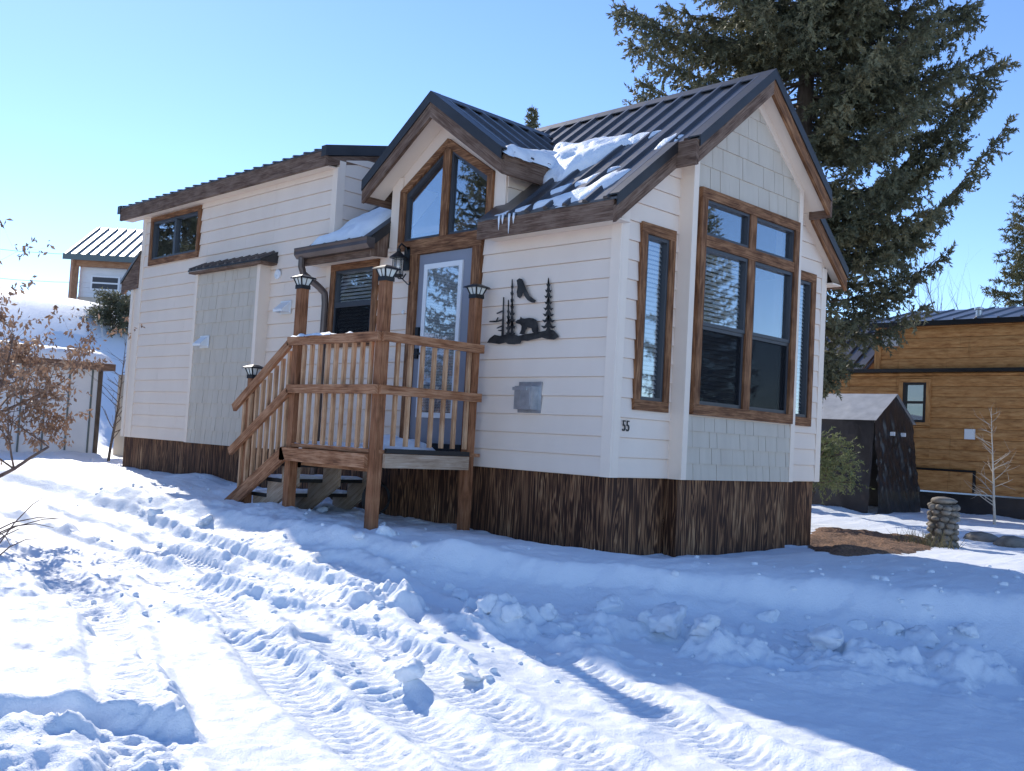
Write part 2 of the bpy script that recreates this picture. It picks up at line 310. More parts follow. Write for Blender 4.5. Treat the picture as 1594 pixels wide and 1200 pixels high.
# ------------------------------------------------------------------ snow ground
EDGE = [(-30, -2.2), (-9, -2.0), (-4.8, -1.95), (-1.6, -1.75), (0.2, -1.05), (1.3, -0.2), (2.7, 1.0), (4.6, 2.7), (9, 7), (30, 22)]
def ground_z(x, y, fine=True):
    x = np.asarray(x, float); y = np.asarray(y, float)
    plat = -0.60-0.0135*np.clip(x, -14, 1.0)-0.03*np.clip(y, 0, 4)
    road = -1.02-0.032*np.clip(x, -14, 6)-0.004*np.clip(-y-3, 0, 6)
    d, run = sdist(x, y, EDGE)
    dd = d+0.25*fbm(x, y, 0.8, 3)
    z = road+(plat-road)*(0.68*sstep(-1.0, 0.6, dd)+0.32*sstep(-0.16, 0.05, d+0.12*fbm(x, y, 1.6, 4)))
    # hill at the far left rear
    z = z+4.6*sstep(-18.0, -26.5, x+0.25*np.clip(y, -20, 10)) + 0.02*np.clip(-x-33, 0, 400)
    z = z+0.10*fbm(x, y, 0.35, 3)*sstep(0.3, 1.5, np.abs(d))
    if not fine: return z
    near = sstep(30, 12, np.hypot(x, y+1))
    # ploughed lip and rubble along the edge on the road side
    lip = np.exp(-((d+0.05)/0.22)**2)*sstep(-3.2, -1.0, x)
    z = z+lip*(0.05+0.10*fbm(x, y, 2.2, 4))
    rub = np.exp(-((d+1.05)/0.45)**2)*sstep(-1.4, 0.4, x)
    z = z+rub*np.maximum(0, 0.05+0.32*fbm(x, y, 2.6, 5, 0.55))
    # rough snow at the left
    rough = sstep(-0.2, -3.0, x)*near*(0.35+0.65*sstep(-2.4, -1.9, y))
    z = z+rough*(0.11*np.maximum(-0.1, fbm(x, y, 1.5, 5, 0.55))+0.025*fbm(x, y, 7, 3))
    # windrows left by tyres, each with a steep side facing the camera
    for pts, hgt, back in (([(-6.2, -2.05), (-4.4, -2.12), (-2.6, -2.22), (-1.0, -2.24), (0.2, -2.27), (0.95, -2.42)], 0.085, 0.6),
                           ([(-1.9, -2.96), (-0.6, -2.96), (0.6, -2.80), (1.65, -2.76)], 0.075, 0.28),
                           ([(-1.1, -3.60), (0.0, -3.62), (0.9, -3.57), (1.7, -3.53)], 0.06, 0.26)):
        e, rn = sdist(x, y, pts); tot = sum(math.dist(a, b) for a, b in zip(pts[:-1], pts[1:]))
        e = e+0.07*fbm(x, y, 1.4, 3)+0.035*fbm(x, y, 9, 4, 0.6)
        endf = sstep(0.0, 0.6, rn)*sstep(0.0, 0.5, tot-rn)
        prof = np.where(e > 0, np.exp(-(e/back)**2), np.exp(-(e/0.055)**2))
        crest = np.exp(-((e-0.03)/0.10)**2)
        z = z+endf*(prof*hgt*(1+0.35*fbm(x, y, 1.2, 3))+crest*(0.022*np.maximum(0, fbm(x, y, 7, 4, 0.6)+0.1)+0.03*np.maximum(0, fbm(x, y, 16, 2)))+np.exp(-((e+0.10)/0.07)**2)*0.045*np.maximum(0, fbm(x, y, 13, 3)))
    # trodden wheel tracks with tread blocks
    for pts in ([(-7, -3.15), (-3, -3.0), (-0.6, -3.3), (1.2, -3.9), (3.6, -4.4), (7, -4.6)], [(-7, -4.0), (-3.2, -3.7), (-0.9, -4.05), (0.9, -4.7), (3, -5.4), (6, -6)],
                [(-3, -2.62), (-0.5, -2.62), (1.6, -3.15), (4, -3.5), (8, -3.4)], [(-1.2, -2.0), (1.2, -2.1), (3.2, -2.7), (6, -2.9)], [(-6, -2.65), (-2, -2.62)], [(0.5, -3.3), (3, -3.95), (6, -4.0)]):
        e, rn = sdist(x, y, pts); inb = sstep(0.17, 0.13, np.abs(e))
        tread = np.clip(1.6*np.sin(rn*92+np.abs(e)*38), -0.8, 0.8)+0.35*np.sin(e*62)
        z = z+inb*(-0.026+0.0075*tread*np.clip(2.2*fbm(x, y, 1.1, 2)+0.75, 0, 1))+np.exp(-((np.abs(e)-0.23)/0.05)**2)*(0.02+0.04*fbm(x, y, 5, 3))
    # piled bank at the near left with a cut face
    bx = sdpoly(x, y, [(-12, -3.6), (-3.2, -4.0), (0.0, -4.36), (1.25, -4.50), (1.66, -4.66), (1.0, -5.33), (-0.6, -7.2), (-2, -12), (-12, -12)])
    bb = bx+0.10*fbm(x, y, 1.8, 4)
    z = z+sstep(0.03, -0.09, bb+0.04*fbm(x, y, 8, 4, 0.6))*(0.125+0.05*fbm(x, y, 0.9, 3)+0.02*fbm(x, y, 6, 4)+0.012*np.maximum(0, fbm(x, y, 15, 2)))
    z = z+sstep(-0.55, -1.6, bb)*(0.12+0.2*fbm(x, y, 1.2, 4))
    b2 = bx-0.55+0.16*fbm(x, y, 2.6, 4)+1.2*sstep(-4.95, -4.55, y)
    z = z+sstep(0.06, -0.18, b2)*sstep(-0.05, 0.12, bb)*np.maximum(0.01, 0.05+0.09*fbm(x, y, 3.2, 5, 0.65))
    # grain of driven-on snow
    z = z+near*0.022*fbm(x, y, 3.5, 5, 0.6)+near*0.016*np.maximum(0, fbm(x, y, 11, 3, 0.6)+0.05)*np.clip(0.5+2*fbm(x, y, 0.9, 2), 0, 1)
    # trampled snow round the deck, melted gap along the skirting
    z = z-0.05*sstep(0.30, 0.02, np.abs(y+0.02))*sstep(-2, -0.8, x)*sstep(0.4, 0.0, x)
    gx = sstep(0.5, 0.15, np.abs(x-0.22))*sstep(-0.25, 0.2, y)*sstep(4.6, 3.6, y); z = z-gx*0.07
    return z
def spaced(lo, a, b, hi, fine, grow):
    c = list(np.arange(a, b, fine)); s = fine
    while c[-1] < hi: s = min(s*grow, 12); c.append(c[-1]+s)
    s = fine; f = [c[0]]
    while f[-1] > lo: s = min(s*grow, 12); f.append(f[-1]-s)
    return np.array(f[:0:-1]+c)
gx = spaced(-260, -3.0, 5.2, 160, 0.0175, 1.035); gy = spaced(-120, -6.0, -0.6, 260, 0.0175, 1.035)
GX, GY = np.meshgrid(gx, gy, indexing='ij'); GZ = ground_z(GX, GY)
ny = len(gy); ii = np.arange(len(gx)-1)[:, None]*ny+np.arange(ny-1)[None, :]
g = npmesh('ground', np.stack([GX, GY, GZ], -1).reshape(-1, 3), np.stack([ii, ii+ny, ii+ny+1, ii+1], -1).reshape(-1, 4), 'snow', smooth=True)
g['kind'] = 'structure'; g['label'] = 'snow covered ground with tyre tracks and ploughed banks'
def gz(x, y): return float(ground_z(np.array([x]), np.array([y]))[0])
def hit(px, py, tmax=90):
    v = ray(px, py); t = np.arange(2.0, tmax, 0.03); p = CAM+v*t[:, None]
    k = np.nonzero(p[:, 2] < ground_z(p[:, 0], p[:, 1]))[0]
    return p[k[0]] if len(k) else p[-1]
# ------------------------------------------------------------------ polygon tools for boards
def clip(poly, a, b, c):                              # keep a*x+b*y<=c
    out = []
    for i in range(len(poly)):
        p, q = poly[i], poly[(i+1) % len(poly)]; dp = a*p[0]+b*p[1]-c; dq = a*q[0]+b*q[1]-c
        if dp <= 1e-9: out.append(p)
        if (dp < -1e-9 and dq > 1e-9) or (dp > 1e-9 and dq < -1e-9):
            t = dp/(dp-dq); out.append((p[0]+(q[0]-p[0])*t, p[1]+(q[1]-p[1])*t))
    return out
def area(p): return abs(sum(p[i][0]*p[(i+1) % len(p)][1]-p[(i+1) % len(p)][0]*p[i][1] for i in range(len(p))))/2
def rect_(a0, a1, b0, b1): return [(a0, b0), (a1, b0), (a1, b1), (a0, b1)]
def minus(polys, r):
    a0, a1, b0, b1 = r; out = []
    for p in polys:
        mid = clip(clip(p, 1, 0, a1), -1, 0, -a0)
        for q in (clip(p, 1, 0, a0), clip(p, -1, 0, -a1), clip(mid, 0, 1, b0) if mid else [], clip(mid, 0, -1, -b1) if mid else []):
            if len(q) > 2 and area(q) > 1e-5: out.append(q)
    return out
def cut(poly, outline_polys, holes):                  # poly within any of the convex outlines, minus the rectangles
    res = []
    for o in outline_polys:
        q = poly
        for i in range(len(o)):
            (x0, y0), (x1, y1) = o[i], o[(i+1) % len(o)]
            q = clip(q, (y1-y0), -(x1-x0), (y1-y0)*x0-(x1-x0)*y0)
            if len(q) < 3: break
        if len(q) > 2 and area(q) > 1e-5: res.append(q)
    for h in holes: res = minus(res, h)
    return res
class Plane:                                          # wall plane: a along, b up, o outwards
    def __init__(s, kind, at): s.k = kind; s.at = at
    def __call__(s, a, b, o):
        if s.k == 'side': return (a, s.at-o, b)
        if s.k == 'front': return (s.at+o, a, b)
        if s.k == 'back': return (s.at-o, a, b)
        return (a, s.at+o, b)                         # far side
EXPO = 0.178
def touching(ps):                                     # group outlines that share an edge
    gr = [[p] for p in ps]
    def bb(p): xs = [q[0] for q in p]; ys = [q[1] for q in p]; return min(xs), max(xs), min(ys), max(ys)
    def near(p, q):
        a, b = bb(p), bb(q); ox = min(a[1], b[1])-max(a[0], b[0]); oy = min(a[3], b[3])-max(a[2], b[2])
        return ox > -1e-4 and oy > -1e-4 and max(ox, oy) > 1e-3
    k = True
    while k:
        k = False
        for i in range(len(gr)):
            for j in range(i+1, len(gr)):
                if any(near(p, q) for p in gr[i] for q in gr[j]): gr[i] += gr.pop(j); k = True; break
            if k: break
    return gr
def core_wall(P_, outl, holes, parent, name='wall', mt='siding', th=0.08):
    mb = MB()
    for o in outl:
        xs = [q[0] for q in o]; ys = [q[1] for q in o]
        for q in cut(rect_(min(xs), max(xs), min(ys), max(ys)), [o], holes):
            mb.prism(q, lambda a, b: P_(a, b, 0), lambda a, b: P_(a, b, -th))
    return mb.build(name, mt, parent)
def lap_boards(P_, outl, holes, parent, z0=0.0, z1=4.0, joints=(), stagger=()):
    z = z0
    row = 0
    while z < z1:
        row += 1; extra = [lo+(hi-lo)*((row*0.38+k*0.21) % 1.0) for k, (lo, hi) in enumerate(stagger)]
        segs = sorted(list(joints)+extra)+[1e3]; a = -1e3
        for s in segs:
            ps = cut(rect_(a, s-0.003 if s < 900 else s, z+0.006, z+EXPO), outl, holes); a = s
            for grp in touching(ps):
                mb = MB()
                for q in grp:
                    mb.prism(q, lambda aa, bb: P_(aa, bb, 0.024-0.016*(bb-z)/EXPO), lambda aa, bb: P_(aa, bb, 0.001))
                mb.build('siding_board', 'siding', parent)
        z += EXPO
def shingles(P_, outl, holes, parent, a0, a1, z0, z1, expo, seed, wmin=0.13, wmax=0.27):
    rnd = random.Random(seed); z = z0
    while z < z1-0.02:
        a = a0-rnd.random()*0.15
        while a < a1:
            wd = rnd.choice([wmin, wmin*1.25, wmin*1.6, wmax]); wd *= rnd.uniform(0.95, 1.05)
            for q in [cut(rect_(a, a+wd-0.006, z, min(z+expo, z1)), outl, holes)]:
                if q and sum(map(area, q)) > 0.0012:
                    e = rnd.uniform(0, 0.004); mb = MB()
                    for pl in q: mb.prism(pl, lambda aa, bb: P_(aa, bb, 0.019+e-0.012*(bb-z)/expo), lambda aa, bb: P_(aa, bb, 0.001), (0, 0, 1))
                    mb.build('shingle', 'shingle', parent)
            a += wd
        z += expo
def board(P_, name, mt, parent, a0, a1, b0, b1, o0, o1, axis=None):
    mb = MB(); mb.prism(rect_(a0, a1, b0, b1), lambda a, b: P_(a, b, o1), lambda a, b: P_(a, b, o0), axis); return mb.build(name, mt, parent)
def window(P_, parent, a0, a1, b0, b1, tw, sashes, trim_o=0.045, blinds=(), screens=(), label=None):
    """outer trim rectangle a0..b1, trim width tw (left,right,bottom,top); sashes: list of (a0,a1,b0,b1) dark frames"""
    l, r, bo, t = tw
    e = MB()
    for q in (rect_(a0, a1, b1-t, b1), rect_(a0, a1, b0, b0+bo), rect_(a0, a0+l, b0+bo+.001, b1-t-.001), rect_(a1-r, a1, b0+bo+.001, b1-t-.001)):
        e.prism(q, lambda a, b: P_(a, b, trim_o), lambda a, b: P_(a, b, 0.0))
    wobj = e.build('window', 'wood', parent)
    if label: wobj['label'] = label
    for i, (s0, s1, t0, t1) in enumerate(sashes):
        fw = 0.032; f = MB()
        for q in (rect_(s0, s1, t1-fw, t1), rect_(s0, s1, t0, t0+fw), rect_(s0, s0+fw, t0+fw, t1-fw), rect_(s1-fw, s1, t0+fw, t1-fw)):
            f.prism(q, lambda a, b: P_(a, b, 0.028), lambda a, b: P_(a, b, -0.07))
        f.build('sash', 'sash', wobj)
        g_ = MB(); g_.prism(rect_(s0+fw, s1-fw, t0+fw, t1-fw), lambda a, b: P_(a, b, -0.012), lambda a, b: P_(a, b, -0.016)); g_.build('pane', 'glass', wobj)
        if i in blinds:
            bl = MB(); z = t0+0.03
            while z < t1-0.03:
                p = [P_(s0+fw, z, -0.030), P_(s1-fw, z, -0.030), P_(s1-fw, z+0.030, -0.048), P_(s0+fw, z+0.030, -0.048)]
                bl._add(p+[(q[0], q[1], q[2]+0.0015) for q in p], [(0, 1, 2, 3), (7, 6, 5, 4), (0, 4, 5, 1), (1, 5, 6, 2), (2, 6, 7, 3), (3, 7, 4, 0)]); z += 0.043
            bo_ = bl.build('blind', 'blind', wobj); bo_['kind'] = 'stuff'
        if i in screens:
            sc = MB(); sc.prism(rect_(s0+fw, s1-fw, t0+fw, t1-fw), lambda a, b: P_(a, b, 0.012), lambda a, b: P_(a, b, 0.010)); sc.build('insect_screen', 'screen', wobj)
    return wobj
# ------------------------------------------------------------------ the tiny house
W = 3.685; YC = W/2; DB = 0.147; XL = -4.48; XR = -9.76
house = thing('tiny_house', 'small cream sided cabin with dark metal gable roof and brown wood trim on the snow', 'house', (-4.8, YC, -0.62))
SIDE, FRONT, BAY, FAR, BACK = Plane('side', 0.0), Plane('front', 0.0), Plane('front', DB), Plane('far', W), Plane('back', XR)
EY = -0.257; EZ = 2.44; RZ = 4.12; SL = (RZ-EZ)/(YC-EY)           # main roof plane, door side
def roofz(y): return EZ+SL*(y-EY) if y <= YC else EZ+SL*(W-y-EY)
LZ0 = 3.667; LY = -0.208; LSL = 0.231
def loftz(y): return LZ0+LSL*(y-LY) if y <= YC else LZ0+LSL*(W-y-LY)
# door wall -----------------------------------------------------
DX0, DX1, DXC = -3.35, -1.50, -2.425; DSL = 0.70; DAZ = 3.868; DY = -0.292
def dormz(x): return DAZ-DSL*abs(x-DXC)
wh = (-9.40, -7.93, 2.75, 3.37)                                       # holes
sh = (-4.36, -3.58, 1.34, 2.20); dh = (-2.80, -1.92, 0.10, 2.24)
t_in = [(-3.10, 2.40), (-1.74, 2.40), (-1.74, 2.97), (-2.41, 3.365), (-3.10, 2.97)]
top_d = dormz(DX0)-0.13
outl_side = [rect_(XL, 0, 0, 2.36), rect_(XR, XL, 0, 3.60), rect_(DX0, DX1, 2.36, 2.40),
    [(DX0, 2.40), (-3.10, 2.40), (-3.10, dormz(-3.10)-0.13), (DX0, top_d)], [(-1.74, 2.40), (DX1, 2.40), (DX1, top_d), (-1.74, dormz(-1.74)-0.13)],
    [(-3.10, 2.97), (-2.41, 3.365), (-2.41, dormz(-2.41)-0.14), (-3.10, dormz(-3.10)-0.13)], [(-2.41, 3.365), (-1.74, 2.97), (-1.74, dormz(-1.74)-0.13), (-2.41, dormz(-2.41)-0.14)]]
wall_side = core_wall(SIDE, outl_side, [wh, sh, dh], house)
hs = [(-9.47, -7.86, 2.68, 3.45), (-4.45, -3.51, 1.26, 2.28), (-2.93, -1.78, 0, 2.32), (-3.17, -1.665, 2.30, 3.46)]
lap_boards(SIDE, [rect_(XL, -0.09, 0, 2.36), rect_(XR+0.09, XL-0.09, 0, 3.47)], hs, wall_side, joints=(-7.62, -5.85, XL-0.045), stagger=((-9.3, -7.9), (-7.2, -5.0)))
# trims on the door wall
wside = MB()
board(SIDE, 'corner_trim', 'trim', house, -0.088, 0.024, 0, 2.36, 0.001, 0.026)
board(SIDE, 'corner_trim', 'trim', house, XR-0.022, XR+0.088, 0, 3.46, 0.001, 0.026)
board(SIDE, 'corner_trim', 'trim', house, XL-0.088, XL+0.022, 2.0, 3.47, 0.001, 0.024)
board(SIDE, 'frieze_board', 'trim', house, XL+0.03, DX0, 2.275, 2.36, 0.002, 0.030)
board(SIDE, 'frieze_board', 'trim', house, DX1, -0.09, 2.275, 2.36, 0.002, 0.030)
for a0, a1 in ((DX0, -3.172), (-1.663, DX1)):
    board(SIDE, 'dormer_side_board', 'trim', house, a0, a1, 2.361, top_d+(0.06 if a0 < -3 else 0.06), 0.001, 0.022)
# loft window
window(SIDE, house, -9.47, -7.86, 2.68, 3.44, (0.075, 0.075, 0.085, 0.075), [(-9.395, -8.66, 2.765, 3.365), (-8.66, -7.935, 2.765, 3.365)], label='wide sliding loft window under the long eave')
window(SIDE, house, -4.445, -3.51, 1.26, 2.272, (0.09, 0.09, 0.09, 0.09), [(-4.355, -3.60, 1.77, 2.182), (-4.355, -3.60, 1.35, 1.77)], blinds=(0, 1), screens=(1,), label='small double hung window beside the downspout')
# dormer window of two trapezoids
def trapezoid_window():
    outer = [(-3.172, 2.31), (-1.667, 2.31), (-1.667, 2.985), (-2.41, 3.455), (-3.172, 2.985)]
    o = MB()
    P_ = SIDE
    def pr(q, d0=0.0, d1=0.05): o.prism(q, lambda a, b: P_(a, b, d1), lambda a, b: P_(a, b, d0))
    pr([(-3.172, 2.31), (-1.667, 2.31), (-1.667, 2.405), (-3.172, 2.405)])
    pr([(-3.172, 2.407), (-3.085, 2.407), (-3.085, 2.948), (-3.172, 2.985)]); pr([(-1.754, 2.407), (-1.667, 2.407), (-1.667, 2.985), (-1.754, 2.948)])
    pr([(-3.171, 2.987), (-3.085, 2.950), (-2.411, 3.36), (-2.411, 3.456)]); pr([(-2.409, 3.456), (-2.409, 3.36), (-1.754, 2.950), (-1.668, 2.987)])
    pr([(-2.465, 2.407), (-2.355, 2.407), (-2.355, 3.325), (-2.41, 3.357), (-2.465, 3.325)], 0.0, 0.046)
    wo = o.build('gable_window', 'wood', house); wo['label'] = 'pair of trapezoid windows above the door'
    for q in ([(-3.085, 2.407), (-2.467, 2.407), (-2.467, 3.322), (-3.085, 2.947)], [(-2.353, 2.407), (-1.755, 2.407), (-1.755, 2.947), (-2.353, 3.322)]):
        cx_ = sum(p[0] for p in q)/4; cy_ = sum(p[1] for p in q)/4
        inn = [(p[0]+(0.03 if p[0] < cx_ else -0.03), p[1]+(0.03 if p[1] < 2.5 else -0.045)) for p in q]
        f = MB()
        for i in range(4):
            j = (i+1) % 4; f.prism([q[i], q[j], inn[j], inn[i]], lambda a, b: P_(a, b, 0.02), lambda a, b: P_(a, b, -0.07))
        f.build('sash', 'sash', wo)
        g_ = MB(); g_.prism(inn, lambda a, b: P_(a, b, -0.010), lambda a, b: P_(a, b, -0.014)); g_.build('pane', 'glass', wo)
trapezoid_window()
# door
dr = MB(); dr.box(-2.795, -1.925, -0.018, 0.03, 0.205, 2.235, (0, 0, 1))
door = dr.build('door', 'door', house); door['label'] = 'grey entry door with tall blind covered glass'
def dframe():
    e = MB()
    for q in (rect_(-2.93, -2.80, 0.12, 2.24), rect_(-1.92, -1.79, 0.12, 2.24), rect_(-2.93, -1.79, 2.241, 2.309)):
        e.prism(q, lambda a, b: SIDE(a, b, 0.048), lambda a, b: SIDE(a, b, 0.0))
    e.build('door_casing', 'wood', house)
    e = MB(); e.box(-2.80, -1.92, -0.06, 0.05, 0.10, 0.203); e.build('threshold', 'black', house)
    a0, a1, b0, b1 = -2.69, -2.07, 0.47, 2.12; e = MB(); k = 0.055
    for q in (rect_(a0, a1, b1-k, b1), rect_(a0, a1, b0, b0+k), rect_(a0, a0+k, b0+k, b1-k), rect_(a1-k, a1, b0+k, b1-k)):
        e.prism(q, lambda a, b: SIDE(a, b, 0.036), lambda a, b: SIDE(a, b, 0.018))
    e.build('lite_frame', 'white', door)
    e = MB(); z = b0+k+0.01
    while z < b1-k:
        e.box(a0+k, a1-k, -0.024, -0.0195, z, z+0.010); z += 0.0165
    e.build('blind', 'blind', door)['kind'] = 'stuff'
    e = MB(); e.box(a0+k, a1-k, -0.030, -0.027, b0+k, b1-k); e.build('pane', 'door_glass', door)
    e = MB(); e.box(-2.765, -2.715, -0.05, -0.018, 1.30, 1.44); e.box(-2.765, -2.715, -0.045, -0.018, 1.10, 1.21); e.bar((-2.74, -0.065, 1.15), (-2.63, -0.07, 1.15), 0.02, 0.022); e.build('keypad_lock', 'black', door)
dframe()
# front walls: main gable wall and bay ---------------------------
YB0, YB1 = 0.835, W-0.835
fr_out = [[(0, 0), (W, 0), (W, roofz(W)-0.12), (YC, RZ-0.14), (0, roofz(0)-0.12)]]
nw = [(0.33, 0.685, 0.70, 2.25), (W-0.685, W-0.33, 0.70, 2.25)]; bayhole = (YB0+0.1, YB1-0.1, 0.66, 2.74)
wall_front = core_wall(FRONT, fr_out, nw+[bayhole], house)
lap_boards(FRONT, [[(0.09, 0), (YB0, 0), (YB0, roofz(YB0)-0.14), (0.09, roofz(0.09)-0.14)], [(YB1, 0), (W-0.09, 0), (W-0.09, roofz(W-0.09)-0.14), (YB1, roofz(YB1)-0.14)]],
           [(0.252, 0.767, 0.616, 2.333), (W-0.767, W-0.252, 0.616, 2.333)], wall_front)
board(FRONT, 'corner_trim', 'trim', house, -0.0, 0.089, 0, 2.44, 0.001, 0.0245)
board(FRONT, 'corner_trim', 'trim', house, W-0.089, W+0.02, 0, 2.44, 0.001, 0.0245)
for a0, a1 in ((0.252, 0.767), (W-0.767, W-0.252)):
    window(FRONT, house, a0, a1, 0.616, 2.333, (0.085, 0.085, 0.095, 0.1), [(a0+0.086, a1-0.086, 0.712, 2.232)], blinds=(0,), label='tall narrow window beside the bay')
# rake trim on the front wall under the soffit
bay_out = [[(YB0, 0), (YB1, 0), (YB1, roofz(YB1)-0.13), (YC, RZ-0.15), (YB0, roofz(YB0)-0.13)]]
bh = (0.949+0.09, 2.766-0.09, 0.70, 2.70)
wall_bay = core_wall(BAY, bay_out, [bh], house, 'bay_wall')
mb = MB(); mb.box(0.0, DB-0.001, YB0-0.002, YB0+0.06, 0, roofz(YB0)-0.10); mb.build('bay_side_wall', 'trim', house)
mb = MB(); mb.box(0.0, DB-0.001, YB1-0.06, YB1+0.002, 0, roofz(YB1)-0.10); mb.build('bay_side_wall', 'trim', house)
board(BAY, 'corner_trim', 'trim', house, YB0-0.004, YB0+0.075, 0, roofz(YB0)-0.13, 0.001, 0.026)
board(BAY, 'corner_trim', 'trim', house, YB1-0.075, YB1+0.004, 0, roofz(YB1)-0.13, 0.001, 0.026)
so_ = [[(YB0+0.076, 0), (YB1-0.076, 0), (YB1-0.076, roofz(YB1)-0.15), (YC, RZ-0.22), (YB0+0.076, roofz(YB0)-0.15)]]
shingles(BAY, so_, [(0.94, 2.775, 0.60, 2.79)], wall_bay, YB0+0.076, YB1-0.076, 0.0, 0.615, 0.154, 3)
shingles(BAY, so_, [(0.94, 2.775, 0.60, 2.79)], wall_bay, YB0+0.076, YB1-0.076, 2.785, 3.95, 0.222, 9, 0.17, 0.34)
# white rake boards of the bay gable
for s in (-1, 1):
    mb = MB(); y0 = YC+s*(YC-YB0+0.0); mb.hexa([(DB+0.001, y0, roofz(y0)-0.235), (DB+0.03, y0, roofz(y0)-0.235), (DB+0.03, YC, RZ-0.285), (DB+0.001, YC, RZ-0.285),
                                      (DB+0.001, y0, roofz(y0)-0.12), (DB+0.03, y0, roofz(y0)-0.12), (DB+0.03, YC, RZ-0.16), (DB+0.001, YC, RZ-0.16)]); mb.build('rake_trim', 'trim', house)
# big window group
def big_window():
    P_ = BAY; e = MB(); a0, a1, b0, b1 = 0.949, 2.766, 0.615, 2.783
    def pr(q, h=0.05): e.prism(q, lambda a, b: P_(a, b, h), lambda a, b: P_(a, b, 0.0))
    pr(rect_(a0, a1, b1-0.10, b1)); pr(rect_(a0, a1, b0, b0+0.10)); pr(rect_(a0, a0+0.09, b0+.101, b1-.101)); pr(rect_(a1-0.09, a1, b0+.101, b1-.101))
    pr(rect_(a0+0.0905, a1-0.0905, 2.23, 2.335), 0.047); pr(rect_(1.80, 1.915, b0+.101, 2.229), 0.044); pr(rect_(1.80, 1.915, 2.336, b1-.101), 0.044)
    wo = e.build('bay_window', 'wood', house); wo['label'] = 'large bay window of two sashes under two transoms'
    S = [(1.041, 1.799, 2.337, 2.681), (1.916, 2.674, 2.337, 2.681), (1.041, 1.799, 1.44, 2.228), (1.041, 1.799, 0.717, 1.47), (1.916, 2.674, 1.44, 2.228), (1.916, 2.674, 0.717, 1.47)]
    for i, (s0, s1, t0, t1) in enumerate(S):
        up = i in (2, 4); fw = 0.034 if i > 1 else 0.026; f = MB(); oo = 0.030 if i not in (3, 5) else 0.018
        if up: t0 += 0.031
        for q in (rect_(s0, s1, t1-fw, t1), rect_(s0, s1, t0, t0+fw), rect_(s0, s0+fw, t0+fw, t1-fw), rect_(s1-fw, s1, t0+fw, t1-fw)):
            f.prism(q, lambda a, b: P_(a, b, oo), lambda a, b: P_(a, b, -0.07))
        f.build('sash', 'sash', wo)
        g_ = MB(); g_.prism(rect_(s0+fw, s1-fw, t0+fw, t1-fw), lambda a, b: P_(a, b, -0.010), lambda a, b: P_(a, b, -0.014)); g_.build('pane', 'glass', wo)
        if i in (2, 3):
            bl = MB(); z = t0+0.035
            while z < t1-0.03:
                p = [P_(s0+fw, z, -0.030), P_(s1-fw, z, -0.030), P_(s1-fw, z+0.030, -0.048), P_(s0+fw, z+0.030, -0.048)]
                bl._add(p+[(q[0], q[1], q[2]+0.0015) for q in p], [(0, 1, 2, 3), (7, 6, 5, 4), (0, 4, 5, 1), (1, 5, 6, 2), (2, 6, 7, 3), (3, 7, 4, 0)]); z += 0.043
            bl.build('blind', 'blind', wo)['kind'] = 'stuff'
        if i in (3, 5):
            sc = MB(); sc.prism(rect_(s0+fw, s1-fw, t0+fw, t1-fw), lambda a, b: P_(a, b, 0.006), lambda a, b: P_(a, b, 0.004)); sc.build('insect_screen', 'screen', wo)
big_window()
# far and rear walls, loft front wall, floor
core_wall(FAR, [rect_(XL, 0, 0, 2.36), rect_(XR, XL, 0, 3.60)], [], house)
core_wall(BACK, [[(0, 0), (W, 0), (W, loftz(W)-0.12), (YC, loftz(YC)-0.12), (0, loftz(0)-0.12)]], [], house)
LF = Plane('front', XL)
lf_out = [[(0.022, 2.3), (0.9, 2.3), (YC, 3.7), (W-0.9, 2.3), (W-0.022, 2.3), (W-0.022, loftz(W)-0.15), (YC, loftz(YC)-0.15), (0.022, loftz(0.022)-0.15)]]
def lf():
    e = MB()
    for s in (0, 1):
        q = [(0.022, 2.3), (YC, RZ-0.35), (YC, loftz(YC)-0.15), (0.022, loftz(0.022)-0.15)]
        if s: q = [(W-a, b) for a, b in q]
        e.prism(q, lambda a, b: LF(a, b, 0), lambda a, b: LF(a, b, -0.06))
    wl = e.build('loft_front_wall', 'siding', house)
    lap_boards(LF, [[(0.09, 2.3), (YC, 3.7), (YC, loftz(YC)-0.16), (0.09, loftz(0.09)-0.16)]], [], wl, z0=13*EXPO)
    board(LF, 'corner_trim', 'trim', house, 0.0, 0.089, 2.3, loftz(0)-0.16, 0.001, 0.0215)
lf()
mb = MB(); mb.box(XR+0.09, -0.09, 0.09, W-0.09, 0.0, 0.06); mb.build('floor', 'inside', house)
mb = MB(); mb.box(-3.40, -3.36, 0.6, W-0.09, 0.06, 2.3); mb.box(-6, -5.95, 0.09, W-0.09, 0.06, 3.2); mb.build('partition', 'inside', house)
# roofs ----------------------------------------------------------
def rib(p0, p1, nrm, parent, w_=0.038, h_=0.028, mt='metal_roof'):
    p0 = Vector(p0); p1 = Vector(p1); n = Vector(nrm).normalized(); d = (p1-p0).normalized(); s = d.cross(n)
    e = MB(); P = []
    for q in (p0, p1): P += [q-s*w_, q-s*w_*0.42+n*h_, q+s*w_*0.42+n*h_, q+s*w_]
    e._add(P, [(0, 1, 5, 4), (1, 2, 6, 5), (2, 3, 7, 6), (3, 0, 4, 7), (0, 3, 2, 1), (4, 5, 6, 7)], d); return e.build('roof_rib', mt, parent)
def slab(pts, th, name, mt, parent):                 # quad or polygon with vertical thickness th downwards
    e = MB(); n = len(pts); P = [tuple(p) for p in pts]+[(p[0], p[1], p[2]-th) for p in pts]
    e._add(P, [tuple(range(n)), tuple(range(2*n-1, n-1, -1))]+[((i+1) % n, i, n+i, n+(i+1) % n) for i in range(n)]); return e.build(name, mt, parent)
roof = MB()
DI = 0.60
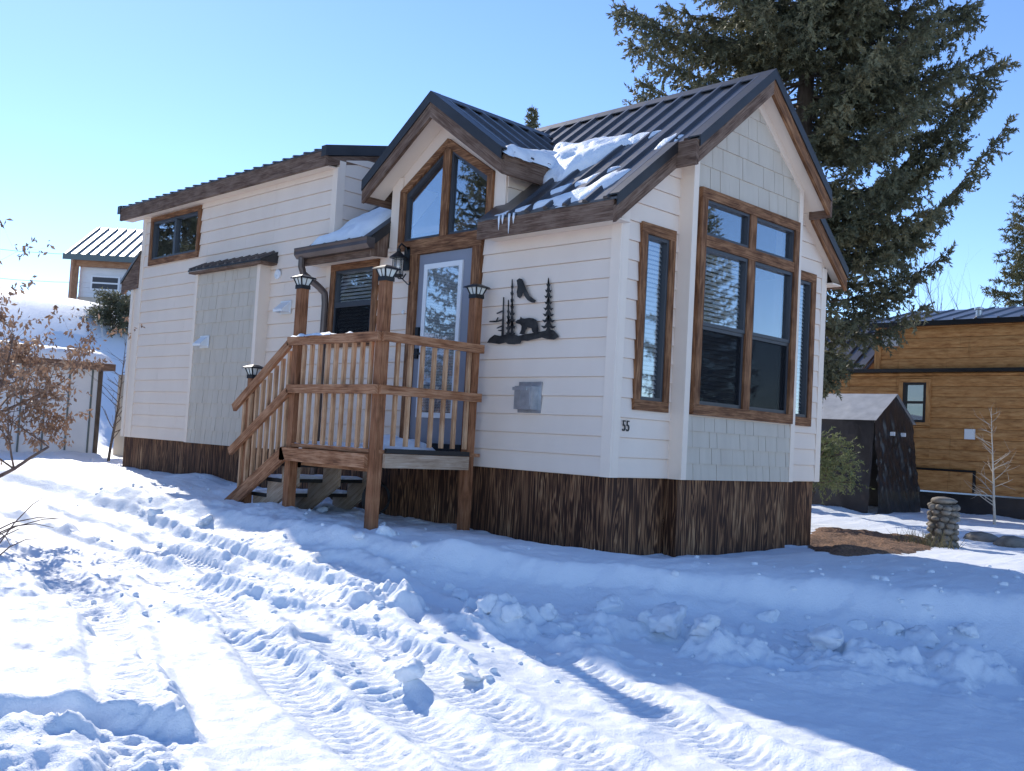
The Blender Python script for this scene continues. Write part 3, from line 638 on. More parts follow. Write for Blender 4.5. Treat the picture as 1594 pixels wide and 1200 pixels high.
def main_roof():
    x0, x1, xb = XL+0.001, 0.147, 0.365
    n0 = Vector((0, -SL, 1)); n1 = Vector((0, SL, 1))
    P = lambda x, y, d=0: (x, y, roofz(y)-d)
    e = MB(); yb0 = 0.608; yb1 = W-yb0
    polys = [[(DX1, EY), (x1, EY), (x1, yb0), (xb, yb0), (xb, YC), (DX1, YC)], [(x0, 0.95), (DX1, 0.95), (DX1, YC), (x0, YC)], [(x0-0.02, EY), (DX0-0.04, EY), (DX0-0.04, 0.95), (x0-0.02, 0.95)], [(-1.63, EY), (DX1, EY), (DX1, -0.001), (-1.63, -0.001)]]
    for q in polys:
        n = len(q); V = [P(a, b) for a, b in q]+[P(a, b, 0.02) for a, b in q]
        e._add(V, [tuple(range(n)), tuple(range(2*n-1, n-1, -1))]+[((i+1) % n, i, n+i, n+(i+1) % n) for i in range(n)])
    q = [(x0, YC), (xb, YC), (xb, yb1), (x1, yb1), (x1, W-EY), (x0, W-EY)]; n = len(q)
    e._add([P(a, b) for a, b in q]+[P(a, b, 0.02) for a, b in q], [tuple(range(n)), tuple(range(2*n-1, n-1, -1))]+[((i+1) % n, i, n+i, n+(i+1) % n) for i in range(n)])
    # flap of the overhang left of the loft corner
    e.hexa([P(-4.74, EY, .02), P(x0-0.02, EY, .02), P(x0-0.02, -0.03, .02), P(-4.74, -0.03, .02), P(-4.74, EY), P(x0-0.02, EY), P(x0-0.02, -0.03), P(-4.74, -0.03)])
    ro = e.build('main_roof', 'metal_roof', house)
    x = x1-0.115
    while x > x0:
        lo = EY-0.012
        if -1.63 < x < DX1+0.02: lo = 0.0
        if DX0-0.06 < x <= -1.30:                       # behind the dormer: only above its valley
            lo = EY+(dormz(x)-EZ)/SL
            if x > -1.63 and x >= DX1-0.25: rib(P(x, EY-0.012), P(x, -0.05), n0, ro) if x < DX1 else None
        if lo < YC-0.15: rib(P(x, max(lo, EY-0.012)), P(x, YC-0.06), n0, ro)
        x -= 0.242
    rib(P(xb-0.14, yb0), P(xb-0.14, YC-0.06), n0, ro)
    rib(P(-4.62, EY-0.012), P(-4.62, -0.05), n0, ro)
    # ridge cap
    c = MB()
    for s in (-1, 1):
        a = [(x0, YC, RZ+0.035), (xb+0.02, YC, RZ+0.035), (xb+0.02, YC+s*0.13, RZ-0.13*SL+0.034), (x0, YC+s*0.13, RZ-0.13*SL+0.034)]
        c.hexa([(p[0], p[1], p[2]-0.012) for p in a]+a)
    c.build('ridge_cap', 'metal_trim', ro)
    # rake metal and wood on the front edges
    def rake(xf, ya, yb, s):
        c = MB(); ins = 0.13
        A = [(xf-ins, ya), (xf+0.018, ya), (xf+0.018, yb), (xf-ins, yb)]
        up = [(p[0], p[1], roofz(p[1])+0.034) for p in A]; c.hexa([(p[0], p[1], p[2]-0.014) for p in up]+up, (0, 1, SL))
        c.hexa([(xf+0.002, ya, roofz(ya)-0.075), (xf+0.018, ya, roofz(ya)-0.075), (xf+0.018, yb, roofz(yb)-0.075), (xf+0.002, yb, roofz(yb)-0.075),
                (xf+0.002, ya, roofz(ya)+0.019), (xf+0.018, ya, roofz(ya)+0.019), (xf+0.018, yb, roofz(yb)+0.019), (xf+0.002, yb, roofz(yb)+0.019)], (0, 1, SL))
        c.build('rake_flashing', 'metal_trim', ro)
        c = MB(); t0 = 0.077; t1 = 0.225
        c.hexa([(xf-0.035, ya, roofz(ya)-t1), (xf+0.004, ya, roofz(ya)-t1), (xf+0.004, yb, roofz(yb)-t1), (xf-0.035, yb, roofz(yb)-t1),
                (xf-0.035, ya, roofz(ya)-t0), (xf+0.004, ya, roofz(ya)-t0), (xf+0.004, yb, roofz(yb)-t0), (xf-0.035, yb, roofz(yb)-t0)], (0, 1, SL*s))
        c.build('rake_board', 'fascia' if s > 0 else 'wood', ro)
    rake(x1, EY, yb0-0.045, 1); rake(x1, W-EY, yb1+0.045, -1); rake(xb, yb0-0.0, YC, 1); rake(xb, yb1, YC, -1)
    # return blocks of the bay overhang
    for y, s in ((yb0, 1), (yb1, -1)):
        c = MB(); c.box(x1-0.03, xb+0.003, min(y, y-s*0.042), max(y, y-s*0.042), roofz(y)-0.245, roofz(y)-0.012, (1, 0, 0)); c.build('return_board', 'fascia', ro)
    # soffits
    def soff(q, d=0.16):
        slab([(a, b, roofz(b)-d) for a, b in q], 0.015, 'soffit', 'soffit', ro)
    soff([(0.001, EY+0.04), (x1-0.036, EY+0.04), (x1-0.036, yb0-0.01), (0.001, yb0-0.01)]); soff([(0.001, W-EY-0.04), (x1-0.036, W-EY-0.04), (x1-0.036, yb1+0.01), (0.001, yb1+0.01)])
    soff([(DB+0.001, yb0+0.001), (xb-0.036, yb0+0.001), (xb-0.036, YC), (DB+0.001, YC)], 0.15); soff([(DB+0.001, YC), (xb-0.036, YC), (xb-0.036, yb1-0.001), (DB+0.001, yb1-0.001)], 0.15)
    soff([(0.001, yb0-0.009), (DB-0.001, yb0-0.009), (DB-0.001, YB0+0.02), (0.001, YB0+0.02)], 0.145); soff([(0.001, YB1-0.02), (DB-0.001, YB1-0.02), (DB-0.001, yb1+0.009), (0.001, yb1+0.009)], 0.145)
    for a, b in ((-1.60, x1-0.037), (-4.72, DX0-0.045)):
        c = MB(); c.box(a, b, EY+0.036, -0.001, 2.262, 2.277); c.build('soffit', 'soffit', ro)
    c = MB(); c.box(XL, x1-0.037, W+0.001, W-EY-0.036, 2.262, 2.277); c.build('soffit', 'soffit', ro)
    # eave fascias
    c = MB(); c.box(-1.631, x1-0.037, EY, EY+0.035, 2.243, EZ-0.022, (1, 0, 0)); c.build('eave_fascia', 'fascia', ro)
    c = MB(); c.box(-1.632, -1.601, EY+0.036, -0.031, 2.279, EZ-0.022, (0, 1, 0)); c.build('eave_fascia', 'fascia', ro)
    c = MB(); c.box(-4.73, DX0-0.05, EY, EY+0.035, 2.243, EZ-0.022, (1, 0, 0)); c.build('eave_fascia', 'fascia', ro)
    c = MB(); c.box(XL, x1-0.037, W-EY-0.035, W-EY, 2.243, EZ-0.022, (1, 0, 0)); c.build('eave_fascia', 'fascia', ro)
    # end of the left overhang beside the dormer
    c = MB(); c._add([(DX0-0.045, EY, 2.243), (DX0-0.045, -0.03, 2.262), (DX0-0.045, -0.03, roofz(-0.03)-0.03), (DX0-0.045, EY, EZ-0.02),
                      (DX0-0.01, EY, 2.243), (DX0-0.01, -0.03, 2.262), (DX0-0.01, -0.03, roofz(-0.03)-0.03), (DX0-0.01, EY, EZ-0.02)], [(0, 1, 2, 3), (7, 6, 5, 4), (0, 4, 5, 1), (1, 5, 6, 2), (2, 6, 7, 3), (3, 7, 4, 0)]); c.build('eave_end_board', 'fascia', ro)
    c = MB(); a = [(DX0-0.16, EY-0.02), (DX0+0.005, EY-0.02), (DX0+0.005, 0.16), (DX0-0.16, 0.16)]
    up = [(p[0], p[1], roofz(p[1])+0.045) for p in a]; c.hexa([(p[0], p[1], p[2]-0.02) for p in up]+up)
    c.hexa([(DX0-0.008, EY-0.02, EZ-0.10), (DX0+0.005, EY-0.02, EZ-0.10), (DX0+0.005, -0.03, roofz(-0.03)-0.08), (DX0-0.008, -0.03, roofz(-0.03)-0.08),
            (DX0-0.008, EY-0.02, EZ+0.02), (DX0+0.005, EY-0.02, EZ+0.02), (DX0+0.005, -0.03, roofz(-0.03)+0.02), (DX0-0.008, -0.03, roofz(-0.03)+0.02)]); c.build('end_flashing', 'metal_trim', ro)
main_roof()
def dormer_roof():
    e = MB(); half = 1.13; yE = YC-0.25
    def yv(x): return EY+(dormz(x)-EZ)/SL            # where the dormer plane meets the main slope
    n = []
    for s in (-1, 1):
        xe = DXC+s*half
        q = [(DXC, DY), (xe, DY), (xe, yv(xe)+0.05), (DXC, yv(DXC)+0.05)]
        V = [(a, b, dormz(a)) for a, b in q]+[(a, b, dormz(a)-0.02) for a, b in q]
        e._add(V, [(0, 1, 2, 3), (7, 6, 5, 4), (0, 4, 5, 1), (1, 5, 6, 2), (2, 6, 7, 3), (3, 7, 4, 0)])
    ro = e.build('dormer_roof', 'metal_roof', house)
    for s in (-1, 1):
        y = DY+0.16; nn = Vector((s*DSL, 0, 1))
        while y < yv(DXC)-0.08:
            xend = DXC+s*min(half+0.01, max(0.1, (DAZ-(EZ+SL*(y-EY)))/DSL) if y > yv(DXC+half) else half+0.01)
            if abs(xend-DXC) > 0.15: rib((DXC+s*0.06, y, dormz(DXC+0.06)), (xend, y, dormz(xend)), nn, ro)
            y += 0.242
        c = MB(); a = [(DXC, DY-0.02, DAZ+0.034), (DXC+s*0.12, DY-0.02, DAZ-0.12*DSL+0.034), (DXC+s*0.12, yv(DXC)+0.02, DAZ-0.12*DSL+0.034), (DXC, yv(DXC)+0.02, DAZ+0.034)]
        c.hexa([(p[0], p[1], p[2]-0.012) for p in a]+a); c.build('ridge_cap', 'metal_trim', ro)
        xe = DXC+s*half
        # rake flashing and boards at the gable end
        c = MB(); a = [(DXC, DY-0.018), (xe, DY-0.018), (xe, DY+0.12), (DXC, DY+0.12)]; up = [(p[0], p[1], dormz(p[0])+0.036) for p in a]
        c.hexa([(p[0], p[1], p[2]-0.014) for p in up]+up, (1, 0, -s*DSL))
        c.hexa([(DXC, DY-0.018, DAZ-0.085), (xe, DY-0.018, dormz(xe)-0.085), (xe, DY-0.002, dormz(xe)-0.085), (DXC, DY-0.002, DAZ-0.085),
                (DXC, DY-0.018, DAZ+0.021), (xe, DY-0.018, dormz(xe)+0.021), (xe, DY-0.002, dormz(xe)+0.021), (DXC, DY-0.002, DAZ+0.021)], (1, 0, -s*DSL)); c.build('rake_flashing', 'metal_trim', ro)
        c = MB(); c.hexa([(DXC, DY-0.004, DAZ-0.245), (xe, DY-0.004, dormz(xe)-0.225), (xe, DY+0.035, dormz(xe)-0.225), (DXC, DY+0.035, DAZ-0.245),
                          (DXC, DY-0.004, DAZ-0.086), (xe, DY-0.004, dormz(xe)-0.086), (xe, DY+0.035, dormz(xe)-0.086), (DXC, DY+0.035, DAZ-0.086)], (1, 0, -s*DSL)); c.build('rake_board', 'fascia', ro)
        # side fascia
        c = MB(); z0 = dormz(xe)-0.215; yy = yv(xe)+0.02
        c.box(min(xe, xe-s*0.035), max(xe, xe-s*0.035), DY+0.036, yy, z0, dormz(xe)-0.022, (0, 1, 0)); c.build('side_fascia', 'fascia', ro)
        # sloped soffit at the gable end and level soffits along the sides
        slab([(DXC, DY+0.036, DAZ-0.15), (xe-s*0.036, DY+0.036, dormz(xe)-0.15+0.025), (xe-s*0.036, -0.001, dormz(xe)-0.15+0.025), (DXC, -0.001, DAZ-0.15)], 0.015, 'soffit', 'soffit', ro)
        # cheek wall
        xc = DX0 if s < 0 else DX1; c = MB()
        zt = dormz(xc)-0.10; ytop = EY+(zt-EZ)/SL
        q = [(0.0, EZ-0.1), (ytop, zt-0.03), (ytop, zt), (0.0, zt)]
        c.prism(q, lambda a, b: (xc, a, b), lambda a, b: (xc-s*0.06, a, b)); cw = c.build('cheek_wall', 'trim', house)
        z = 2.45; k = 0
        while z < zt:
            z2 = min(z+EXPO, zt); ya, yb_ = EY+(z-EZ)/SL+0.04, EY+(z2-EZ)/SL+0.04
            if yb_ > 0.06:
                b_ = MB(); b_.prism([(0.001, z+0.005), (max(0.012, ya), z+0.005), (yb_, z2), (0.001, z2)], lambda a, b: (xc+s*(0.022-0.014*(b-z)/EXPO), a, b), lambda a, b: (xc+s*0.001, a, b)); b_.build('siding_board', 'siding', cw)
            z += EXPO
dormer_roof()
def loft_roof():
    x0, x1 = -10.26, -4.50; e = MB()
    for s in (0, 1):
        ys = (LY, YC) if not s else (W-LY, YC)
        q = [(x0, ys[0]), (x1, ys[0]), (x1, ys[1]), (x0, ys[1])]
        V = [(a, b, loftz(b)) for a, b in q]+[(a, b, loftz(b)-0.02) for a, b in q]
        e._add(V, [(0, 1, 2, 3), (7, 6, 5, 4), (0, 4, 5, 1), (1, 5, 6, 2), (2, 6, 7, 3), (3, 7, 4, 0)])
    ro = e.build('loft_roof', 'metal_roof', house)
    x = x0+0.1
    while x < x1-0.05:
        rib((x, LY-0.012, loftz(LY)), (x, YC-0.05, loftz(YC-0.05)), (0, -LSL, 1), ro, 0.032, 0.017); x += 0.238
    c = MB(); c.box(x0, x1+0.036, LY, LY+0.036, LZ0-0.215, LZ0-0.022, (1, 0, 0)); c.build('eave_fascia', 'fascia', ro)
    c = MB(); c.box(x0+0.02, x1-0.01, LY+0.037, -0.001, LZ0-0.205, LZ0-0.19); c.build('soffit', 'soffit', ro)
    for yy, s in ((LY, 1), (W-LY, -1)):
        for xx in (x1, x0-0.036):
            c = MB(); A = [(xx, yy+s*0.037, loftz(yy)-0.205), (xx+0.036, yy+s*0.037, loftz(yy)-0.205), (xx+0.036, YC, loftz(YC)-0.205), (xx, YC, loftz(YC)-0.205)]
            c.hexa(A+[(p[0], p[1], p[2]+0.105) for p in A], (0, 1, 0)); c.build('rake_board', 'fascia', ro)
            c = MB(); A = [(xx-0.05, yy-s*0.01, loftz(yy)-0.099), (xx+0.05, yy-s*0.01, loftz(yy)-0.099), (xx+0.05, YC, loftz(YC)-0.099), (xx-0.05, YC, loftz(YC)-0.099)]
            c.hexa(A+[(p[0], p[1], p[2]+0.13) for p in A]); c.build('rake_flashing', 'metal_trim', ro)
    c = MB(); c.box(x0, x1, W-LY-0.036, W-LY, LZ0-0.215, LZ0-0.022); c.build('eave_fascia', 'fascia', ro)
    for s in (-1, 1):
        c = MB(); A = [(x0, YC, loftz(YC)+0.02), (x1, YC, loftz(YC)+0.02), (x1, YC+s*0.14, loftz(YC-0.14)+0.034), (x0, YC+s*0.14, loftz(YC-0.14)+0.034)]
        c.hexa([(p[0], p[1], p[2]-0.012) for p in A]+A); c.build('ridge_cap', 'metal_trim', ro)
loft_roof()
# rear bump with its own little roof
def rear_bump():
    c = MB(); c.box(-10.06, XR-0.024, 0.012, W-0.012, 0, 2.36); c.build('rear_bump_wall', 'siding', house)
    c = MB(); c.box(-10.085, -9.99, -0.008, 0.011, 0, 2.34, (0, 0, 1)); c.build('corner_trim', 'trim', house)
    q = [(-10.40, 2.46), (XR-0.002, 2.90), (XR-0.002, 2.95), (-10.40, 2.51)]
    c = MB(); c.prism(q, lambda a, b: (a, -0.06, b), lambda a, b: (a, W+0.06, b)); ro = c.build('rear_bump_roof', 'metal_roof', house)
    q = [(-10.38, 2.30), (-10.28, 2.29), (-10.2, 2.345), (XR-0.024, 2.36), (XR-0.024, 2.88), (-10.38, 2.455)]
    for y in (-0.045, W+0.01):
        c = MB(); c.prism(q, lambda a, b: (a, y, b), lambda a, b: (a, y+0.035, b), (1, 0, 0)); c.build('rake_board', 'fascia', ro)
rear_bump()
# shingled bump-out panel on the door wall
def bump():
    y = -0.15; P_ = Plane('side', y); a0, a1 = -7.60, -5.86
    c = MB(); c.box(a0, a1, y, -0.001, 0, 2.41); pw = c.build('bump_out', 'trim', house)
    board(P_, 'corner_trim', 'trim', pw, a0-0.004, a0+0.07, 0, 2.40, 0.001, 0.026); board(P_, 'corner_trim', 'trim', pw, a1-0.07, a1+0.004, 0, 2.40, 0.001, 0.026)
    o = [rect_(a0+0.071, a1-0.071, 0, 2.38)]
    shingles(P_, o, [], pw, a0+0.071, a1-0.071, 0.0, 2.36, 0.185, 5, 0.12, 0.2)
    q = [(0.0, 2.56), (-0.27, 2.425), (-0.27, 2.40), (0.0, 2.53)]
    c = MB(); c.prism(q, lambda a, b: (a0-0.06, a, b), lambda a, b: (a1+0.16, a, b), (1, 0, 0)); br = c.build('bump_out_roof', 'metal_trim', house)
    c = MB(); c.box(a0-0.05, a1+0.15, -0.262, -0.001, 2.375, 2.399, (1, 0, 0)); c.build('bump_out_fascia', 'fascia', house)
    c = MB(); c.prism([(0, 2.40), (-0.262, 2.40), (0, 2.53)], lambda a, b: (a1+0.118, a, b), lambda a, b: (a1+0.156, a, b)); c.build('end_board', 'metal_trim', br)
    x = a0
    while x < a1+0.14: rib((x, -0.272, 2.424), (x, -0.02, 2.55), (0, -0.5, 1), br, 0.03, 0.026); x += 0.2
bump()
# skirting
def skirting():
    i = 0.03
    segs = [((XR-0.25, i), (-7.32, i)), ((-7.32, i), (-4.88, i)), ((-4.88, i), (-2.44, i)), ((-2.44, i), (-1.2, i)), ((-1.2, i), (-i, i)), ((-i, i), (-i, YB0+i)), ((DB-i, YB0+i), (DB-i, YB1-i)), ((-i, YB1-i), (-i, W-i)), ((-i, W-i), (XR-0.25, W-i)), ((-i, YB0+i), (DB-i, YB0+i)), ((-i, YB1-i), (DB-i, YB1-i))]
    for k, (a, b) in enumerate(segs):
        d = Vector((b[0]-a[0], b[1]-a[1], 0)); l = d.length; d.normalize(); n = Vector((d.y, -d.x, 0))
        c = MB(); A = Vector((a[0], a[1], -0.93)); B = Vector((b[0], b[1], -0.93)); t = 0.02+0.002*(k % 3)
        A2 = A+d*0.002
        p = [A2, B-d*0.002, B-d*0.002-n*t, A2-n*t]; c.hexa([tuple(q) for q in p]+[(q[0], q[1], -0.002) for q in p], (0, 0, 1)); c.build('skirting_panel', 'skirt', house)
skirting()
# gutter and downspout
def gutter():
    y0, y1 = -0.262, -0.375; x0, x1 = -4.76, -3.30
    q = [(y0, 2.435), (y0, 2.315), (y0-0.07, 2.315), (y1+0.005, 2.36), (y1+0.012, 2.40), (y1, 2.425), (y1, 2.44), (y1+0.012, 2.44), (y1+0.02, 2.42), (y1+0.022, 2.365), (y0-0.065, 2.325), (y0-0.01, 2.325), (y0-0.01, 2.435)]
    c = MB(); c.prism(q, lambda a, b: (x0, a, b), lambda a, b: (x1, a, b), (1, 0, 0)); gu = c.build('gutter', 'gutter', house)
    for x in (x0, x1-0.004):
        c = MB(); c.prism([(y0, 2.435), (y0, 2.316), (y0-0.07, 2.316), (y1+0.005, 2.36), (y1+0.005, 2.435)], lambda a, b: (x-0.003, a, b), lambda a, b: (x+0.003, a, b)); c.build('end_cap', 'gutter', gu)
    P = [(-4.66, -0.32, 2.33), (-4.66, -0.32, 2.22), (-4.645, -0.29, 2.13), (-4.53, -0.14, 1.99), (-4.485, -0.085, 1.92), (-4.475, -0.075, 1.8), (-4.475, -0.075, 0.9), (-4.475, -0.075, -0.35)]
    c = MB()
    pts = [Vector(P[0])]
    for a, b in zip(P[:-1], P[1:]): pts += [Vector(a).lerp(Vector(b), t) for t in (0.5, 1.0)]
    c.tube(pts, 0.042, 10); c.build('downspout', 'gutter', house, smooth=False)
gutter()
# vents, number, lantern ------------------------------------------
def fixtures():
    c = MB(); c.lathe((-5.66, -0.021, 2.25), [(0.065, 0.0), (0.065, 0.02), (0.05, 0.028), (0.045, 0.02), (0.03, 0.02), (0.03, 0.012)], 20, axis='y'); c.build('round_vent', 'white', house)
    for x, z, y in ((-5.42, 1.80, -0.021), (-7.20, 1.40, -0.172)):
        c = MB(); c.box(x-0.12, x+0.12, y-0.014, y, z-0.08, z+0.09)
        c._add([(x-0.105, y-0.012, z+0.075), (x+0.105, y-0.012, z+0.075), (x+0.105, y-0.13, z-0.03), (x-0.105, y-0.13, z-0.03), (x-0.105, y-0.012, z-0.06), (x+0.105, y-0.012, z-0.06), (x+0.105, y-0.125, z-0.06), (x-0.105, y-0.125, z-0.06)],
               [(0, 1, 2, 3), (3, 2, 6, 7), (0, 3, 7, 4), (1, 5, 6, 2)]); c.build('vent_hood', 'white', house)
    # large metal appliance vent
    x0, x1, z0, z1 = -1.15, -0.85, 0.55, 0.845
    c = MB(); c.box(x0, x1, -0.034, -0.018, z0, z1); v = c.build('appliance_vent', 'galv', house)
    c = MB(); c.box(x0+0.03, x1-0.045, -0.12, -0.034, z0+0.03, z1-0.045); c.build('vent_cover', 'galv', v)
    for k in range(12):
        zz = z0+0.06+k*0.0155; c = MB(); c.box(x0+0.042, x0+0.118, -0.128, -0.12, zz, zz+0.008); c.box(x0+0.13, x1-0.06, -0.128, -0.12, zz, zz+0.008); c.build('louver', 'galv', v)
    c = MB(); c.box(x0+0.015, x0+0.20, -0.135, -0.121, z1-0.085, z1-0.055); c.build('vent_lip', 'galv', v)
    c = MB(); c.lathe((-3.02, -0.021, 1.62), [(0.022, 0), (0.022, 0.012), (0.012, 0.018)], 12, axis='y'); c.build('doorbell', 'white', house)
    cu = bpy.data.curves.new('digits', 'FONT'); cu.body = '55'; cu.size = 0.13; cu.extrude = 0.004; cu.space_character = 1.05
    to = bpy.data.objects.new('t', cu); COL.objects.link(to); bpy.context.view_layer.update()
    me = bpy.data.meshes.new_from_object(to.evaluated_get(bpy.context.evaluated_depsgraph_get())); bpy.data.objects.remove(to)
    me.transform(Matrix.Translation((0.026, 0.118, 0.418)) @ Matrix.Rotation(R_(90), 4, 'Z') @ Matrix.Rotation(R_(90), 4, 'X') @ Matrix.Diagonal((0.80, 1.08, 1, 1)))
    me.materials.append(M['black']); link('house_number', me, house)
    # carriage lantern
    x, y, z = -2.985, -0.165, 2.06
    c = MB(); c.box(x-0.05, x+0.05, -0.05, -0.021, z+0.02, z+0.28); c.tube([(x, -0.04, z+0.2), (x, -0.07, z+0.27), (x, y+0.03, z+0.30), (x, y, z+0.26), (x, y, z+0.22)], 0.011, 8)
    c.lathe((x, y, z), [(0.005, 0.25), (0.022, 0.235), (0.02, 0.21), (0.04, 0.19), (0.095, 0.145), (0.10, 0.135), (0.062, 0.132)], 16)
    c.lathe((x, y, z), [(0.03, -0.075), (0.065, -0.06), (0.068, -0.045), (0.05, -0.04)], 16)
    for k in range(6):
        a = k*math.pi/3; c.tube([(x+0.058*math.cos(a), y+0.058*math.sin(a), z-0.045), (x+0.058*math.cos(a), y+0.058*math.sin(a), z+0.135)], 0.005, 6)
    c.tube([(x, -0.05, z-0.02), (x, -0.09, z-0.08), (x, y+0.02, z-0.085), (x, y, z-0.07)], 0.008, 6)
    c.tube([(x+0.02, y, z-0.06), (x+0.06, y+0.02, z-0.09), (x+0.12, y+0.05, z-0.15), (x+0.15, y+0.05, z-0.16), (x+0.165, y+0.05, z-0.13)], 0.007, 6)
    ln = c.build('wall_lantern', 'black', house); ln['label'] = 'black carriage lantern left of the door'
    c = MB(); c.lathe((x, y, z), [(0.05, -0.038), (0.05, 0.13)], 16); c.build('lantern_glass', 'lamp_glass', ln, True)
fixtures()
# ------------------------------------------------------------------ wall art
def wall_art():
    def Z(q): return [tuple(on(740+a/4.286, 400+b/4.286, 1, 0.0)[[0, 2]]) for a, b in q]
    c = MB()
    def sheet(q, d=0.0):
        q = Z(q); c.prism(q, lambda a, b: (a, -0.047-d, b), lambda a, b: (a, -0.043-d, b))
    sheet([(100, 575), (118, 545), (150, 522), (185, 530), (215, 522), (250, 515), (280, 520), (310, 530), (345, 520), (395, 512), (430, 505), (465, 500), (500, 492), (540, 490), (565, 515), (580, 537), (545, 555), (500, 552), (465, 540), (435, 548), (400, 555), (370, 563), (330, 562), (322, 580), (280, 586), (240, 584), (225, 574), (180, 584), (140, 578)])
    # bear
    sheet([(290, 437), (305, 423), (320, 420), (326, 402), (335, 412), (352, 415), (380, 410), (410, 413), (430, 425), (440, 450), (444, 480), (440, 508), (420, 512), (405, 505), (398, 480), (372, 474), (358, 490), (352, 516), (335, 520), (318, 516), (330, 490), (332, 465), (322, 452), (300, 447)], 0.004)
    def pine(cx, top, bot, w0, n, seed, sheetd=0.002, bare=0.0):
        r = random.Random(seed); sheet([(cx-3, top), (cx+3, top), (cx+7, bot), (cx-7, bot)], sheetd)
        for k in range(n):
            t = (k+0.6)/n; yy = top+(bot-top)*t*(1-bare); w_ = w0*(0.25+0.75*t)*r.uniform(0.8, 1.1); h = (bot-top)/n*1.25
            sheet([(cx-2, yy-h*0.6), (cx+2, yy-h*0.6), (cx+w_*0.55, yy+h*0.25), (cx+w_, yy+h*0.2), (cx+w_*0.6, yy+h*0.55), (cx+3, yy+h*0.35), (cx-3, yy+h*0.35), (cx-w_*0.6, yy+h*0.55), (cx-w_, yy+h*0.15), (cx-w_*0.5, yy+h*0.2)], sheetd+0.0007*(k % 3))
    pine(510, 150, 510, 55, 9, 1); pine(268, 160, 515, 26, 8, 2); pine(243, 295, 515, 22, 6, 3)
    sheet([(208, 272), (215, 272), (212, 530), (196, 530)], 0.002)
    for q in ([(205, 370), (168, 385), (163, 378), (203, 360)], [(200, 430), (160, 440), (115, 438), (120, 430), (160, 428), (172, 405), (178, 408), (170, 428), (202, 418)], [(200, 470), (165, 482), (168, 474), (200, 460)], [(202, 500), (172, 496), (178, 490), (202, 490)]): sheet(q, 0.003)
    # eagle wing and leaning snag
    sheet([(300, 160), (318, 147), (336, 152), (350, 185), (365, 225), (385, 262), (412, 285), (427, 292), (420, 310), (398, 308), (372, 292), (352, 265), (342, 240), (335, 262), (322, 280), (305, 270), (300, 240), (306, 205)], 0.005)
    o = c.build('wall_art', 'art', None)
    tag(o, 'dark metal wall silhouette of a bear among pine trees', 'wall art')
wall_art()
# ------------------------------------------------------------------ deck and stairs
deck = thing('entry_deck', 'brown wooden entry deck with railings, balusters and stairs in front of the door', 'deck', (-2.4, -0.7, -0.62))
def cap_lamp(x, y, z, parent):
    c = MB(); r = 0.062
    c.box(x-0.055, x+0.055, y-0.055, y+0.055, z-0.012, z+0.028, mi=0)
    def ring(r0, z0, r1, z1, mi):
        A = [(x-r0, y-r0, z0), (x+r0, y-r0, z0), (x+r0, y+r0, z0), (x-r0, y+r0, z0)]; B = [(x-r1, y-r1, z1), (x+r1, y-r1, z1), (x+r1, y+r1, z1), (x-r1, y+r1, z1)]
        c.hexa(A+B, (0, 0, 1), mi)
    ring(0.042, z+0.028, 0.066, z+0.095, 1); ring(0.098, z+0.095, 0.090, z+0.108, 0); ring(0.090, z+0.108, 0.030, z+0.135, 0)
    for i in (-1, 1):
        for j in (-1, 1): c.bar((x+i*0.043, y+j*0.043, z+0.028), (x+i*0.068, y+j*0.068, z+0.096), 0.012, 0.012, (1, 0, 0), 0)
    for i, j in ((0, -1), (1, 0), (0, 1), (-1, 0)): c.bar((x+i*0.044, y+j*0.044, z+0.028), (x+i*0.069, y+j*0.069, z+0.096), 0.008, 0.008, (0.7, 0.7, 0.1), 0)
    return c.build('post_lamp', ['black', 'lens'], parent)
